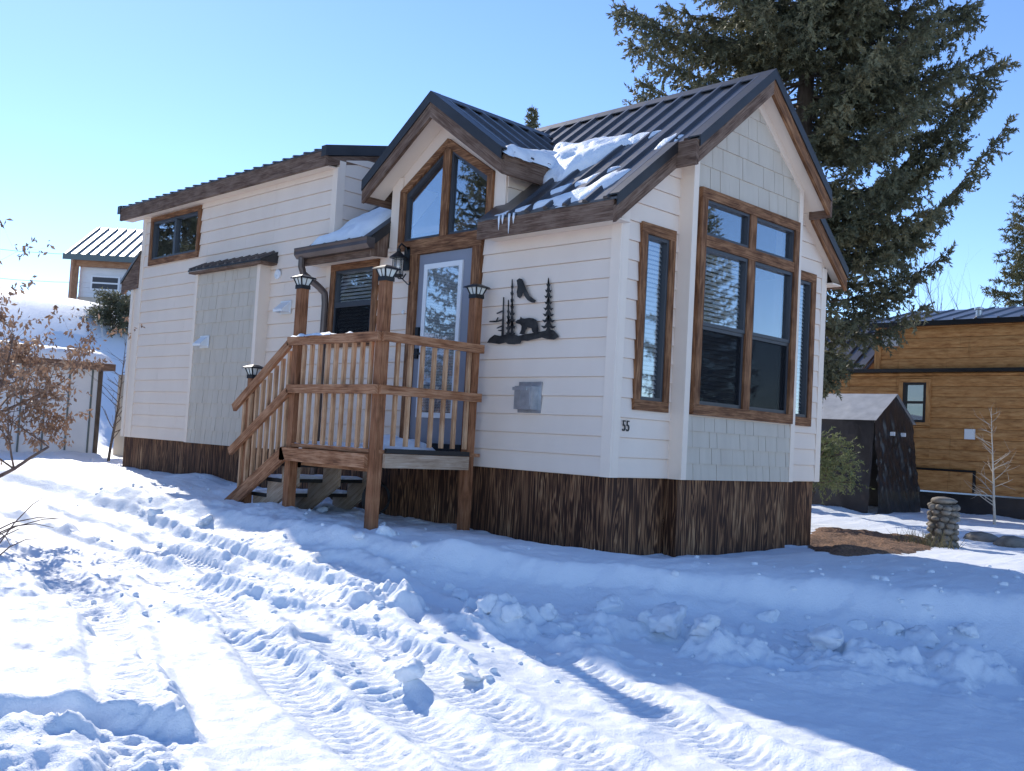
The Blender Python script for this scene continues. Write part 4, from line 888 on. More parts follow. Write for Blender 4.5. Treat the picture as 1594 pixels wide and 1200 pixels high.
def make_deck():
    fy = -1.30; rx = -1.68; lx = -3.06
    posts = [(rx, fy, -0.85, 1.685), (lx, fy, -0.85, 1.705), (rx, -0.17, -0.85, 1.68), (-3.93, fy+0.02, -0.85, 0.80)]
    for x, y, z0, z1 in posts:
        c = MB(); c.box(x-0.046, x+0.046, y-0.046, y+0.046, z0, z1, (0, 0, 1)); p = c.build('post', 'post', deck); cap_lamp(x, y, z1, p)
    def rail(a, b, w_=0.04, h_=0.085): c = MB(); c.bar(a, b, w_, h_); return c.build('rail', 'rail', deck)
    fo = fy-0.067; ro = rx+0.067
    rail((lx-0.09, fo, 1.155), (rx+0.046, fo, 1.16)); rail((lx-0.05, fo, 0.675), (rx+0.046, fo, 0.676))
    rail((ro, fo+0.022, 1.16), (ro, -0.10, 1.165)); rail((ro, fo+0.022, 0.676), (ro, -0.10, 0.68))
    rail((lx-0.07, fo-0.0, 1.13), (-4.15, fo, 0.465)); rail((lx-0.03, fo, 0.655), (-4.17, fo, -0.01))
    # cap rail on top
    def bal(x, y, z0, z1, tw=0.0):
        c = MB(); k = 0.0175; c.box(x-k, x+k, y-k, y+k, z0, z1, (0, 0, 1)); return c.build('baluster', 'baluster', deck)
    rnd = random.Random(4)
    for i in range(9): bal(lx+0.155+i*0.138+rnd.uniform(-.006, .006), fo+0.04, 0.135, 1.115)
    for i in range(7): bal(ro-0.04, -1.13+i*0.147+rnd.uniform(-.006, .006), 0.165, 1.12)
    for i in range(8):
        x = -3.17-i*0.118; zt = 1.13-0.616*(lx-0.07-x)-0.045; zb = 0.04-0.60*(lx-x); bal(x, fo+0.04, zb-0.02, zt)
    # floor boards (run along x), rim boards
    y = -1.30; k = 0
    while y < -0.08:
        c = MB(); c.box(lx-0.03, rx+0.05, y, y+0.132, 0.095, 0.128, (1, 0, 0)); c.build('deck_board', 'rail', deck); y += 0.14; k += 1
    c = MB(); c.box(rx+0.052, rx+0.085, -1.24, -0.22, 0.098, 0.142, (0, 1, 0)); c.build('edge_strip', 'rubber', deck)
    c = MB(); c.box(lx-0.02, rx-0.05, fo+0.026, fo+0.062, 0.095, 0.132, (1, 0, 0)); c.build('edge_strip', 'rail', deck)
    c = MB(); c.box(lx-0.10, rx-0.048, fo-0.02, fo+0.022, -0.045, 0.085, (1, 0, 0)); c.build('rim_board', 'rail', deck)
    c = MB(); c.box(rx+0.047, rx+0.083, -1.25, -0.22, -0.035, 0.094, (0, 1, 0)); c.build('rim_board', 'pale_wood', deck)
    c = MB(); c.box(lx+0.05, rx-0.05, fo+0.15, fo+0.19, -0.085, 0.092, (1, 0, 0)); c.build('joist', 'rail', deck)
    for x in (lx+0.35, lx+0.8): c = MB(); c.box(x, x+0.04, fo+0.2, -0.06, -0.06, 0.094, (0, 1, 0)); c.build('joist', 'rail', deck)
    # stairs
    c = MB(); c.bar((lx-0.03, fo, 0.03), (-4.16, fo, -0.59), 0.04, 0.14); c.build('stringer', 'rail', deck)
    def notch(y, x0, z0, mt):
        run, rise = 0.27, 0.172; q = [(x0, z0)]
        for k in range(4): q += [(x0-run*k, z0-rise*(k+1)), (x0-run*(k+1), z0-rise*(k+1))]
        q += [(x0-run*4+0.12, z0-rise*5-0.05), (x0, z0-0.36)]
        c = MB(); c.prism(q, lambda a, b: (a, y, b), lambda a, b: (a, y+0.04, b), (-1, 0, -0.63)); c.build('stringer', mt, deck)
    for y, mt in ((fy+0.06, 'pale_wood'), (-0.74, 'pale_wood'), (-0.22, 'pale_wood')): notch(y, lx+0.02, 0.06, mt)
    for k in range(1, 4):
        x = lx+0.02-0.27*k; z = 0.06-0.172*k
        c = MB(); c.box(x-0.02, x+0.27, fy+0.05, -0.14, z+0.002, z+0.04, (0, 1, 0)); c.build('tread', 'rubber', deck)
make_deck()
hc = MB()
for k in range(5):
    r = 0.17-0.006*k; hc.tube([(-2.75+0.012*k, -0.45+r*math.cos(a), -0.40+r*math.sin(a)) for a in np.linspace(0, 2*math.pi, 25)], 0.011, 6)
tag(hc.build('hose_coil', 'rubber', None, True), 'coiled dark hose leaning under the entry deck', 'hose')
# ------------------------------------------------------------------ snow on things
def snow_patch(name, label, frame, outline, thick, res=0.022, seed=0, rough=0.5, edge=0.05, group=None):
    """frame(u,v,h)->xyz ; outline in u,v"""
    o = np.array(outline); u0, v0 = o.min(0)-0.05; u1, v1 = o.max(0)+0.05
    us = np.arange(u0, u1, res); vs = np.arange(v0, v1, res); U, Vv = np.meshgrid(us, vs, indexing='ij')
    d = np.full(U.shape, 1e9); inside = np.zeros(U.shape, bool); n = len(o)
    for i in range(n):
        a, b = o[i], o[(i+1) % n]; e = b-a; t = np.clip(((U-a[0])*e[0]+(Vv-a[1])*e[1])/(e@e), 0, 1)
        d = np.minimum(d, np.hypot(U-a[0]-t*e[0], Vv-a[1]-t*e[1]))
        cnd = ((a[1] > Vv) != (b[1] > Vv)); inside ^= cnd & (U < (b[0]-a[0])*(Vv-a[1])/(b[1]-a[1]+1e-12)+a[0])
    d = np.where(inside, d, -d)+0.055*fbm(U+seed*3.1, Vv, 5, 4)
    h = thick*(1-np.exp(-np.clip(d, 0, None)/edge))*(1+rough*fbm(U, Vv+seed, 6, 4))
    keep = d > 0; cell = keep[:-1, :-1] | keep[1:, :-1] | keep[:-1, 1:] | keep[1:, 1:]
    h = np.where(keep, h+0.002, -0.006); nv = U.shape[1]
    V = np.array([frame(a, b, c) for a, b, c in zip(U.ravel(), Vv.ravel(), h.ravel())])
    ii = (np.arange(U.shape[0]-1)[:, None]*nv+np.arange(nv-1)[None, :])
    F = np.stack([ii, ii+nv, ii+nv+1, ii+1], -1)[cell]
    used = np.unique(F); mp = np.zeros(len(V), int); mp[used] = np.arange(len(used))
    ob = npmesh(name, V[used], mp[F], 'snow', smooth=True); return tag(ob, label, 'snow', group)
nM = Vector((0, -SL, 1)).normalized(); nD = Vector((DSL, 0, 1)).normalized()
def f_main(u, v, h): return (u+nM.x*h, v+nM.y*h, roofz(v)+nM.z*h)
def f_dorm(u, v, h): return (u+nD.x*h, v, dormz(u)+nD.z*h)
snow_patch('roof_snow', 'thick snow slab lying in the valley beside the door gable', f_main, [(-1.35, 0.30), (-1.0, 0.28), (-0.78, 0.50), (-0.62, 0.86), (-0.72, 0.98), (-1.35, 0.99), (-1.9, 1.12), (-1.7, 0.75)], 0.10, seed=1)
snow_patch('roof_snow', 'snow clinging to the right slope of the door gable', f_dorm, [(-1.40, -0.24), (-1.27, -0.26), (-1.27, 0.62), (-1.6, 0.9), (-1.75, 0.8), (-1.52, 0.3)], 0.085, seed=2)
snow_patch('roof_snow', 'long thin snow strip melting above the front eave', f_main, [(-1.52, -0.24), (-0.3, -0.22), (-0.13, -0.02), (-0.12, 0.22), (-0.28, 0.22), (-0.42, 0.0), (-0.9, -0.10)], 0.045, seed=3)
snow_patch('roof_snow', 'narrow snow streak higher up the front roof slope', f_main, [(-0.98, -0.02), (-0.5, 0.12), (-0.30, 0.34), (-0.42, 0.36), (-0.7, 0.20), (-1.0, 0.06)], 0.04, seed=4)
snow_patch('roof_snow', 'small rounded snow lump near the bay roof edge', f_main, [(-0.10, 0.56), (0.06, 0.58), (0.09, 0.74), (-0.02, 0.80), (-0.12, 0.68)], 0.05, seed=6)
snow_patch('roof_snow', 'crusty snow remnant beside the valley slab', f_main, [(-0.74, 0.80), (-0.45, 0.82), (-0.38, 0.98), (-0.66, 1.0)], 0.045, seed=8)
snow_patch('roof_snow', 'snow blanket on the short roof above the gutter', f_main, [(-4.60, -0.25), (-3.56, -0.25), (-3.50, 0.1), (-3.40, 0.45), (-3.7, 0.62), (-4.1, 0.50), (-4.35, 0.15)], 0.085, seed=5)
snow_patch('roof_snow', 'snow clump on the left edge of the door gable', lambda u, v, h: (u-0.57*h, v, dormz(u)+0.82*h), [(-3.56, -0.05), (-3.40, -0.08), (-3.36, 0.3), (-3.55, 0.33)], 0.10, seed=7)
def flat(z): return lambda u, v, h: (u, v, z+h)
snow_patch('rail_snow', 'thin snow line along the front top rail', flat(1.1995), [(-3.1, -1.385), (-1.66, -1.385), (-1.66, -1.35), (-3.1, -1.35)], 0.035, 0.012, seed=3, edge=0.02, rough=0.9)
snow_patch('deck_snow', 'powdery snow covering the deck floor behind the balusters', flat(0.129), [(-3.05, -1.31), (-1.72, -1.31), (-1.72, -0.95), (-2.1, -0.80), (-3.05, -0.7)], 0.030, seed=11)
snow_patch('deck_snow', 'small snow heap on the deck beside the door', flat(0.129), [(-3.0, -0.55), (-2.45, -0.65), (-2.1, -0.45), (-2.2, -0.15), (-2.95, -0.12)], 0.15, seed=12, edge=0.15)
for k in range(1, 4):
    x = -3.04-0.27*k; z = 0.06-0.172*k+0.04
    snow_patch('tread_snow', ['', 'snow on the upper stair tread', 'snow on the middle stair tread', 'snow on the lowest stair tread'][k], flat(z+0.001), [(x-0.01, -1.22), (x+0.24, -1.22), (x+0.24, -0.18), (x-0.01, -0.18)], 0.03, seed=20+k, edge=0.03)
ic = MB()
for x, l in ((-1.30, 0.10), (-1.25, 0.05), (-1.16, 0.15), (-1.1, 0.06)):
    ic.tube([(x, -0.275, 2.44), (x+0.004, -0.285, 2.40), (x, -0.28, 2.40-l)], [0.014, 0.011, 0.002], 6)
tag(ic.build('icicle', 'snow', None, True), 'short icicle cluster hanging over the front eave board', 'icicle')
# snow chunks along the plough line ------------------------------
def chunk(x, y, r, seed, sq=0.7):
    rnd = random.Random(seed); bm = bmesh.new(); sx, sy = rnd.uniform(.9, 1.6), rnd.uniform(.7, 1.1)
    for k in range(16):
        v = Vector((rnd.gauss(0, 1), rnd.gauss(0, 1), rnd.gauss(0, 1))).normalized()*rnd.uniform(0.75, 1.15); bm.verts.new((v.x*sx, v.y*sy, v.z*sq))
    h_ = bmesh.ops.convex_hull(bm, input=bm.verts); bmesh.ops.delete(bm, geom=list({g_ for g_ in h_['geom_interior']+h_['geom_unused'] if isinstance(g_, bmesh.types.BMVert)}), context='VERTS')
    bmesh.ops.subdivide_edges(bm, edges=bm.edges, cuts=4 if r > 0.07 else 2, use_grid_fill=True); bmesh.ops.triangulate(bm, faces=bm.faces)
    for k in range(2): bmesh.ops.smooth_vert(bm, verts=bm.verts, factor=0.5, use_axis_x=True, use_axis_y=True, use_axis_z=True)
    o = Vector((rnd.random()*50, rnd.random()*50, rnd.random()*50)); bm.normal_update()
    for v in bm.verts: v.co = (v.co+v.normal*(0.20*mnoise.noise(v.co*2.0+o)+0.14*mnoise.noise(v.co*5.5+o)+0.07*mnoise.noise(v.co*13+o)))*r
    bm.transform(Matrix.Rotation(rnd.random()*6.28, 4, 'Z')); me = bpy.data.meshes.new('snow_chunk'); bm.to_mesh(me); bm.free(); me.materials.append(M['snow'])
    me.polygons.foreach_set('use_smooth', [True]*len(me.polygons)); o_ = link('snow_chunk', me); o_.location = (x, y, gz(x, y)+r*0.06)
    return o_
rnd = random.Random(21)
for i, (px, py, r) in enumerate([(945, 945, .12), (1010, 970, .12), (1050, 975, .17), (1100, 985, .14), (1195, 962, .10), (1250, 1000, .14), (1290, 1000, .13), (1390, 985, .12), (1430, 995, .14), (1330, 975, .08), (1160, 985, .08), (1505, 985, .10)]):
    p = hit(px, py); tag(chunk(p[0], p[1], r, i), 'lump of ploughed snow in the shaded row beside the road', 'snow chunk', 'snow lumps along the shaded plough row')
for i, (px, py, r) in enumerate([(720, 930, .10), (760, 945, .12), (800, 955, .10), (850, 965, .10), (880, 978, .07), (640, 1050, .11), (735, 1055, .10), (700, 915, .07), (320, 815, .12), (500, 795, .08), (345, 740, .09), (240, 800, .1), (600, 830, .09), (560, 835, .07), (650, 850, .06)]):
    p = hit(px, py); tag(chunk(p[0], p[1], r, 40+i), 'sunlit chunk of broken snow lying by the tyre tracks', 'snow chunk', 'sunlit snow chunks by the tyre tracks')
cr = []
for i in range(380):
    if i % 2: px, py = rnd.uniform(540, 1594), rnd.gauss(985, 30)+(0 if i % 2 else -60)
    else: px, py = rnd.uniform(100, 700), rnd.uniform(760, 960)
    cr.append((px, py, rnd.uniform(0.006, 0.02)+0.02*rnd.random()**4))
Vc = []; Fc = []; ico = bmesh.new(); bmesh.ops.create_icosphere(ico, subdivisions=1, radius=1); iv = [v.co.copy() for v in ico.verts]; iF = [[v.index for v in f.verts] for f in ico.faces]; ico.free()
for px, py, r in cr:
    p = CAM+ray(px, py)*((-0.98-CAM[2])/ray(px, py)[2]); z = gz(p[0], p[1]); o = len(Vc); sd_ = rnd.random()*90
    for v in iv:
        k = r*(1+0.6*mnoise.noise(v*1.3+Vector((sd_, 0, 0)))); Vc.append((p[0]+v.x*k*1.2, p[1]+v.y*k, z+v.z*k*0.8+r*0.2))
    Fc += [[o+a for a in f] for f in iF]
tag(npmesh('snow_crumbs', Vc, Fc, 'snow', smooth=True), 'small crumbs of broken snow scattered over the road', 'snow', kind='stuff')
# ------------------------------------------------------------------ conifers
def unit(v): return v/np.maximum(np.linalg.norm(v, axis=-1, keepdims=True), 1e-9)
def needles(P, D, Ln, rs, blades=9, nl=0.055, wd=0.011):
    """bottle brush twigs: P origin, D direction, Ln length -> triangles"""
    n = len(P); k = blades
    t = (np.arange(k)[None, :]+rs.rand(n, k))/k
    A = P[:, None]+D[:, None]*(Ln[:, None]*t)[..., None]
    rv = unit(rs.randn(n, k, 3)); side = unit(np.cross(np.broadcast_to(D[:, None], rv.shape), rv))
    out = unit(D[:, None]*0.75+side*0.85); b = unit(np.cross(out, rv))
    sc = (0.75+0.5*rs.rand(n, k))[..., None]
    tip = A+out*nl*sc; b0 = A-b*wd*sc+D[:, None]*0.0; b1 = A+b*wd*sc
    V = np.stack([b0, b1, tip], 2).reshape(-1, 3); return V
def conifer(name, label, at, h, rad, seed, whorl=0.30, per=6, z0=0.06, dens=1.0, nl=0.055, wd=0.011, mt='spruce', group=None, extra=(), shape=0.8, droop=0.28, blades=9, cat='tree', zmin=0.0, prof=None, hang=0.55, lush=1.0, opn=0.0):
    rs = np.random.RandomState(seed); at = np.array(at, float); e = thing(name, label, cat, at, group)
    T = MB(); pts = [(at[0]+0.06*math.sin(i*1.7), at[1]+0.06*math.cos(i*2.3), at[2]-0.3+(h+0.3)*i/10) for i in range(11)]
    T.tube(pts, [h*0.012*(1-i/10.4)+0.006 for i in range(11)], 10); T.build('trunk', 'bark', e, True)
    Br = MB(); tw_p = []; tw_d = []; tw_l = []
    def branch(p0, p1, sag, ln, lush=lush):
        p0 = np.array(p0); p1 = np.array(p1); n = max(4, int(ln/0.11)); t = np.linspace(0, 1, n)[:, None]
        path = p0+(p1-p0)*t; path[:, 2] += (-sag*np.sin(np.pi*np.clip(t*0.92, 0, 1))*ln)[:, 0]; path += rs.randn(n, 3)*0.012
        st = max(1, n//6); idx = list(range(0, n, st)); idx = idx if idx[-1] == n-1 else idx+[n-1]
        Br.tube([tuple(path[i]) for i in idx], [0.006+0.012*ln*(1-t[i, 0])*0.55 for i in idx], 5)
        tang = unit(np.gradient(path, axis=0)); up = np.array([0, 0, 1.0]); sidev = unit(np.cross(tang, up))
        for i in range(n):
            ti = t[i, 0]
            if ti < 0.16: continue
            for s in (-1, 1):
                L2 = (0.16+0.34*ln*(1-ti)*0.55)*rs.uniform(0.6, 1.2)*lush
                d2 = unit(tang[i]*rs.uniform(0.5, 0.9)+s*sidev[i]*rs.uniform(0.5, 1.0)+up*rs.uniform(-0.55, 0.02))
                m_ = max(1, int(L2/0.12*dens))
                for q in range(m_):
                    b = path[i]+d2*L2*q/m_
                    b[2] -= 0.25*(L2*q/m_)**2
                    dd = unit(d2*0.9+rs.randn(3)*0.33+np.array([0, 0, -0.35*rs.rand()])); tw_p.append(b); tw_d.append(dd); tw_l.append(rs.uniform(0.12, 0.24))
            if rs.rand() < hang*dens:                      # hanging twigs
                b = path[i].copy(); l_ = rs.uniform(0.1, 0.42)*lush
                for q in range(max(1, int(l_/0.13))):
                    tw_p.append(b+np.array([0, 0, -0.13*q])); tw_d.append(unit(np.array([rs.randn()*0.25, rs.randn()*0.25, -1]))); tw_l.append(0.17)
            tw_p.append(path[i]); tw_d.append(unit(tang[i]+rs.randn(3)*0.3)); tw_l.append(0.16)
    z = h*z0
    while z < h*0.985:
        f = z/h; L0 = (prof(f) if prof else rad*(1-f)**shape)
        if z+at[2] < zmin: z += whorl; continue
        np_ = per if f < 0.9 else 4; ph = rs.rand()*6.28
        gap = opn*(rs.rand() < 0.4)
        for k in range(np_):
            a = ph+k*2*math.pi/np_+rs.uniform(-0.3, 0.3); ln = L0*rs.uniform(0.62, 1.1)+0.05
            zz = z+rs.uniform(-0.12, 0.12); rise = (0.55*f-0.18)*ln+rs.uniform(-0.08, 0.08)*ln
            p0 = at+np.array([0, 0, zz]); 
            if rs.rand() < opn*0.3+gap*0.3: continue
            branch(p0, p0+np.array([math.cos(a)*ln, math.sin(a)*ln, rise]), droop*(1-f)*rs.uniform(0.5, 1.4), ln, lush*(rs.uniform(0.55, 1.25) if opn else 1))
        z += whorl*(1-0.4*f)
    for p0, p1, sag in extra:
        ln = float(np.linalg.norm(np.array(p1)-np.array(p0))); branch(p0, p1, sag, ln, 1.25)
    Br.build('branches', 'bark', e)
    tw_p = np.array(tw_p); tw_d = np.array(tw_d); tw_l = np.array(tw_l)
    V = needles(tw_p, tw_d, tw_l, rs, blades, nl, wd); F = np.arange(len(V)).reshape(-1, 3)
    c = npmesh('crown', V, F, mt, e); c['kind'] = 'stuff'
    return e
# the large spruce behind the house
tb = on(1232, 700, 1, 9.2); tx, ty = float(tb[0]), 9.2; tz = gz(tx, ty)
dep = float((np.array([tx, ty, 0])-CAM)@CF)
def at_depth(px, py, dp): v = ray(px, py); return CAM+v*(dp/(v@CF))
xtra = []
for (p0, p1, sag) in (((1300, 330), (1548, 95), 0.10), ((1300, 420), (1568, 182), 0.14), ((1300, 300), (1500, 215), 0.12), ((1290, 470), (1475, 385), 0.12), ((1290, 520), (1440, 470), 0.15), ((1280, 480), (1420, 440), 0.2),
                      ((1260, 120), (1520, 25), 0.10), ((1290, 350), (1530, 150), 0.12), ((1250, 130), (985, 60), 0.12), ((1250, 160), (1000, 120), 0.14), ((1240, 60), (960, 10), 0.1)):
    xtra.append((at_depth(*p0, dep), at_depth(*p1, dep-0.4), sag))
conifer('spruce_tree', 'huge dark spruce tree towering behind the cabin roof', (tx, ty, tz), 19.0, 4.0, 5, whorl=0.30, per=8, z0=0.12, dens=1.5, extra=xtra, blades=11, nl=0.075, wd=0.019, hang=0.8, lush=1.15, droop=0.22, opn=1.0,
        prof=lambda f: float(np.interp(f*19, [0, 2.0, 3.4, 5.0, 7.0, 10, 19], [0.3, 0.5, 1.2, 2.2, 2.9, 3.2, 0.1])))
# small spruce bush at the house corner
bp = on(1262, 770, 1, 6.2); conifer('spruce_sapling', 'low green spruce sapling between the cabin corner and the black tarp shelter', (bp[0], 6.2, gz(bp[0], 6.2)), 1.25, 0.95, 8, whorl=0.10, per=8, dens=1.3, z0=0.08, nl=0.045, wd=0.010, cat='tree', mt='young_spruce', blades=10, shape=0.5, droop=0.1, hang=0.3)
# pine at the right edge and spruce tip beyond the ridge
p = at_depth(1592, 640, 34); conifer('pine_tree', 'olive green pine tree beyond the wooden cabin', (p[0], p[1], -0.7), 10.3, 2.2, 12, whorl=0.42, per=6, dens=0.9, nl=0.12, wd=0.02, mt='pine', droop=0.05, blades=7, z0=0.2, shape=0.55)
p = at_depth(806, 600, 60); conifer('spruce_tree', 'distant spruce top rising behind the roof valley', (p[0], p[1], 0.0), 20.6, 3.4, 15, whorl=0.5, per=6, dens=0.7, nl=0.16, wd=0.03, z0=0.5, shape=0.9)
# conifers standing outside the view, seen mirrored in the window glass
conifer('spruce_tree', 'tall spruce mirrored in the bay window glass', (12.4, 18.6, -0.9), 8.8, 2.6, 31, whorl=0.36, per=6, dens=0.75, nl=0.10, wd=0.02, blades=7)
conifer('spruce_tree', 'tall spruce mirrored in the door glass', (-12.5, -9.8, -0.6), 9.0, 2.4, 33, whorl=0.38, per=6, dens=0.7, nl=0.10, wd=0.02, blades=7)
conifer('pine_tree', 'tall pine at the left whose branch tips reach toward the hill house sky', (-12.5, -3.9, -0.5), 13.5, 1.9, 51, whorl=0.42, per=6, dens=0.9, nl=0.13, wd=0.022, mt='pine', droop=0.05, blades=7, z0=0.3, shape=0.3)
conifer('spruce_tree', 'bushy spruce mirrored in the small window beside the downspout', (-16.5, -8.6, -0.6), 9.5, 2.8, 35, whorl=0.36, per=7, dens=0.9, nl=0.10, wd=0.022, blades=8)
conifer('spruce_tree', 'far spruce mirrored in the wide loft window', (-25.5, -8.3, 1.0), 12.0, 3.4, 37, whorl=0.42, per=7, dens=0.8, nl=0.12, wd=0.026, blades=8)
# ------------------------------------------------------------------ bare and leafy broadleaf trees
def bare_tree(name, label, at, h, seed, spread=0.6, mt='pale_bark', r0=0.03, leaves=0, depth=4, cat='tree', lean=(0, 0), upright=False):
    rs = random.Random(seed); e = thing(name, label, cat, at); T = MB(); tips = []
    B = MB()
    def grow(mb, p, d, l, r, k):
        pts = [p]; rad = [r]; n = 5
        for i in range(n):
            d = (d+Vector((rs.uniform(-.14, .14), rs.uniform(-.14, .14), rs.uniform(-.05, .12)))).normalized(); p = p+d*l/n; pts.append(p); rad.append(r*(1-0.55*(i+1)/n))
        mb.tube(pts, rad, 6 if k > 1 else 4)
        if k <= 2: tips.extend((q, d) for q in pts[1:])
        if k > 0:
            for i in range(rs.choice((3, 4, 5)) if k > 1 else rs.choice((2, 3))):
                j = rs.randint(2, n); b = d.copy(); side = Vector((rs.uniform(-1, 1), rs.uniform(-1, 1), rs.uniform(-.3, .5))).normalized()
                grow(B, pts[j], (b*(1-spread)+side*spread+Vector((lean[0], lean[1], 0))*0.3).normalized(), l*rs.uniform(0.5, 0.78), rad[j]*0.62, k-1)
    if upright:
        n = 12; pts = []; d = Vector((lean[0], lean[1], 1)).normalized(); p = Vector(at)-Vector((0, 0, 0.15))
        for i in range(n+1): pts.append(p.copy()); d = (d+Vector((rs.uniform(-.05, .05), rs.uniform(-.05, .05), 0.06))).normalized(); p = p+d*(h+0.15)/n
        T.tube(pts, [r0*(1-0.88*i/n) for i in range(n+1)], 6)
        for i in range(26):
            t = 0.22+0.75*i/26; j = min(n-1, int(t*n)); q = pts[j].lerp(pts[j+1], t*n-j); a = rs.uniform(0, 6.28)
            grow(B, q, Vector((math.cos(a), math.sin(a), rs.uniform(0.35, 0.8))).normalized(), h*rs.uniform(0.16, 0.30)*(1.15-0.75*t), r0*0.42*(1-0.7*t), 1)
    else: grow(T, Vector(at)-Vector((0, 0, 0.15)), Vector((lean[0], lean[1], 1)).normalized(), h*0.45, r0, depth)
    T.build('trunk', mt, e, True); B.build('branches', mt, e, True)
    if leaves:
        V = []; F = []; rr = np.random.RandomState(seed)
        for i in range(leaves):
            q, d = tips[rr.randint(len(tips))]; c = np.array(q)+rr.randn(3)*0.02; n_ = rr.randint(2, 5)
            for k in range(n_):
                s = rr.uniform(0.018, 0.038); a = unit(rr.randn(3)+np.array([0, 0, -0.9])); b = unit(np.cross(a, rr.randn(3))); cc = np.cross(a, b); o = len(V); c2 = c+rr.randn(3)*0.02
                V += [c2, c2+a*s+b*s*0.45+cc*s*0.25, c2+a*s*2.0+cc*s*0.1, c2+a*s-b*s*0.45+cc*s*0.25, c2+a*s*1.0-cc*s*0.08]
                F += [(o, o+1, o+4), (o+1, o+2, o+4), (o+2, o+3, o+4), (o+3, o, o+4)]
        c = npmesh('leaves', np.array(V), np.array(F), 'leaf', e); c['kind'] = 'stuff'
    return e
lt = at_depth(-75, 650, 9.6); lz = gz(lt[0], lt[1])
bare_tree('leafy_shrub', 'spreading shrub with dry curled brown leaves on reddish twigs', (lt[0], lt[1], lz), 3.0, 17, 0.62, 'twig', 0.05, 1500, 4, 'shrub', (0.12, 0.22))
sp = on(178, 722, 2, -0.5); bare_tree('bare_sapling', 'thin leafless sapling beside the storage shed', (-11.3, 0.35, gz(-11.3, 0.35)), 2.1, 5, 0.45, 'bark', 0.028, 0, 3, upright=True)
sp = hit(1548, 817); bare_tree('bare_sapling', 'pale leafless sapling in front of the wooden cabin', (sp[0], sp[1], sp[2]), 1.95, 9, 0.5, 'pale_bark', 0.026, 0, 4, upright=True)
p = at_depth(1478, 600, 45); bare_tree('bare_tree', 'leafless treetop poking over the wooden cabin roof', (p[0], p[1], 0.5), 11.5, 13, 0.35, 'bark', 0.12, 0, 4)
# red stems at the left edge
c = MB(); rs = random.Random(3)
for k in range(7):
    b = at_depth(-15+rs.uniform(-10, 12), 850+rs.uniform(-20, 30), 7.6); t = at_depth(rs.uniform(15, 105), rs.uniform(755, 870), 7.5)
    c.tube([tuple(b+(t-b)*u+np.array([0, 0, 0.06*math.sin(u*3)])) for u in (0, .35, .7, 1)], [0.006, 0.005, 0.0035, 0.0015], 5)
tag(c.build('twig_clump', 'twig', None), 'sparse reddish twigs leaning out of the snow', 'shrub', kind='stuff')
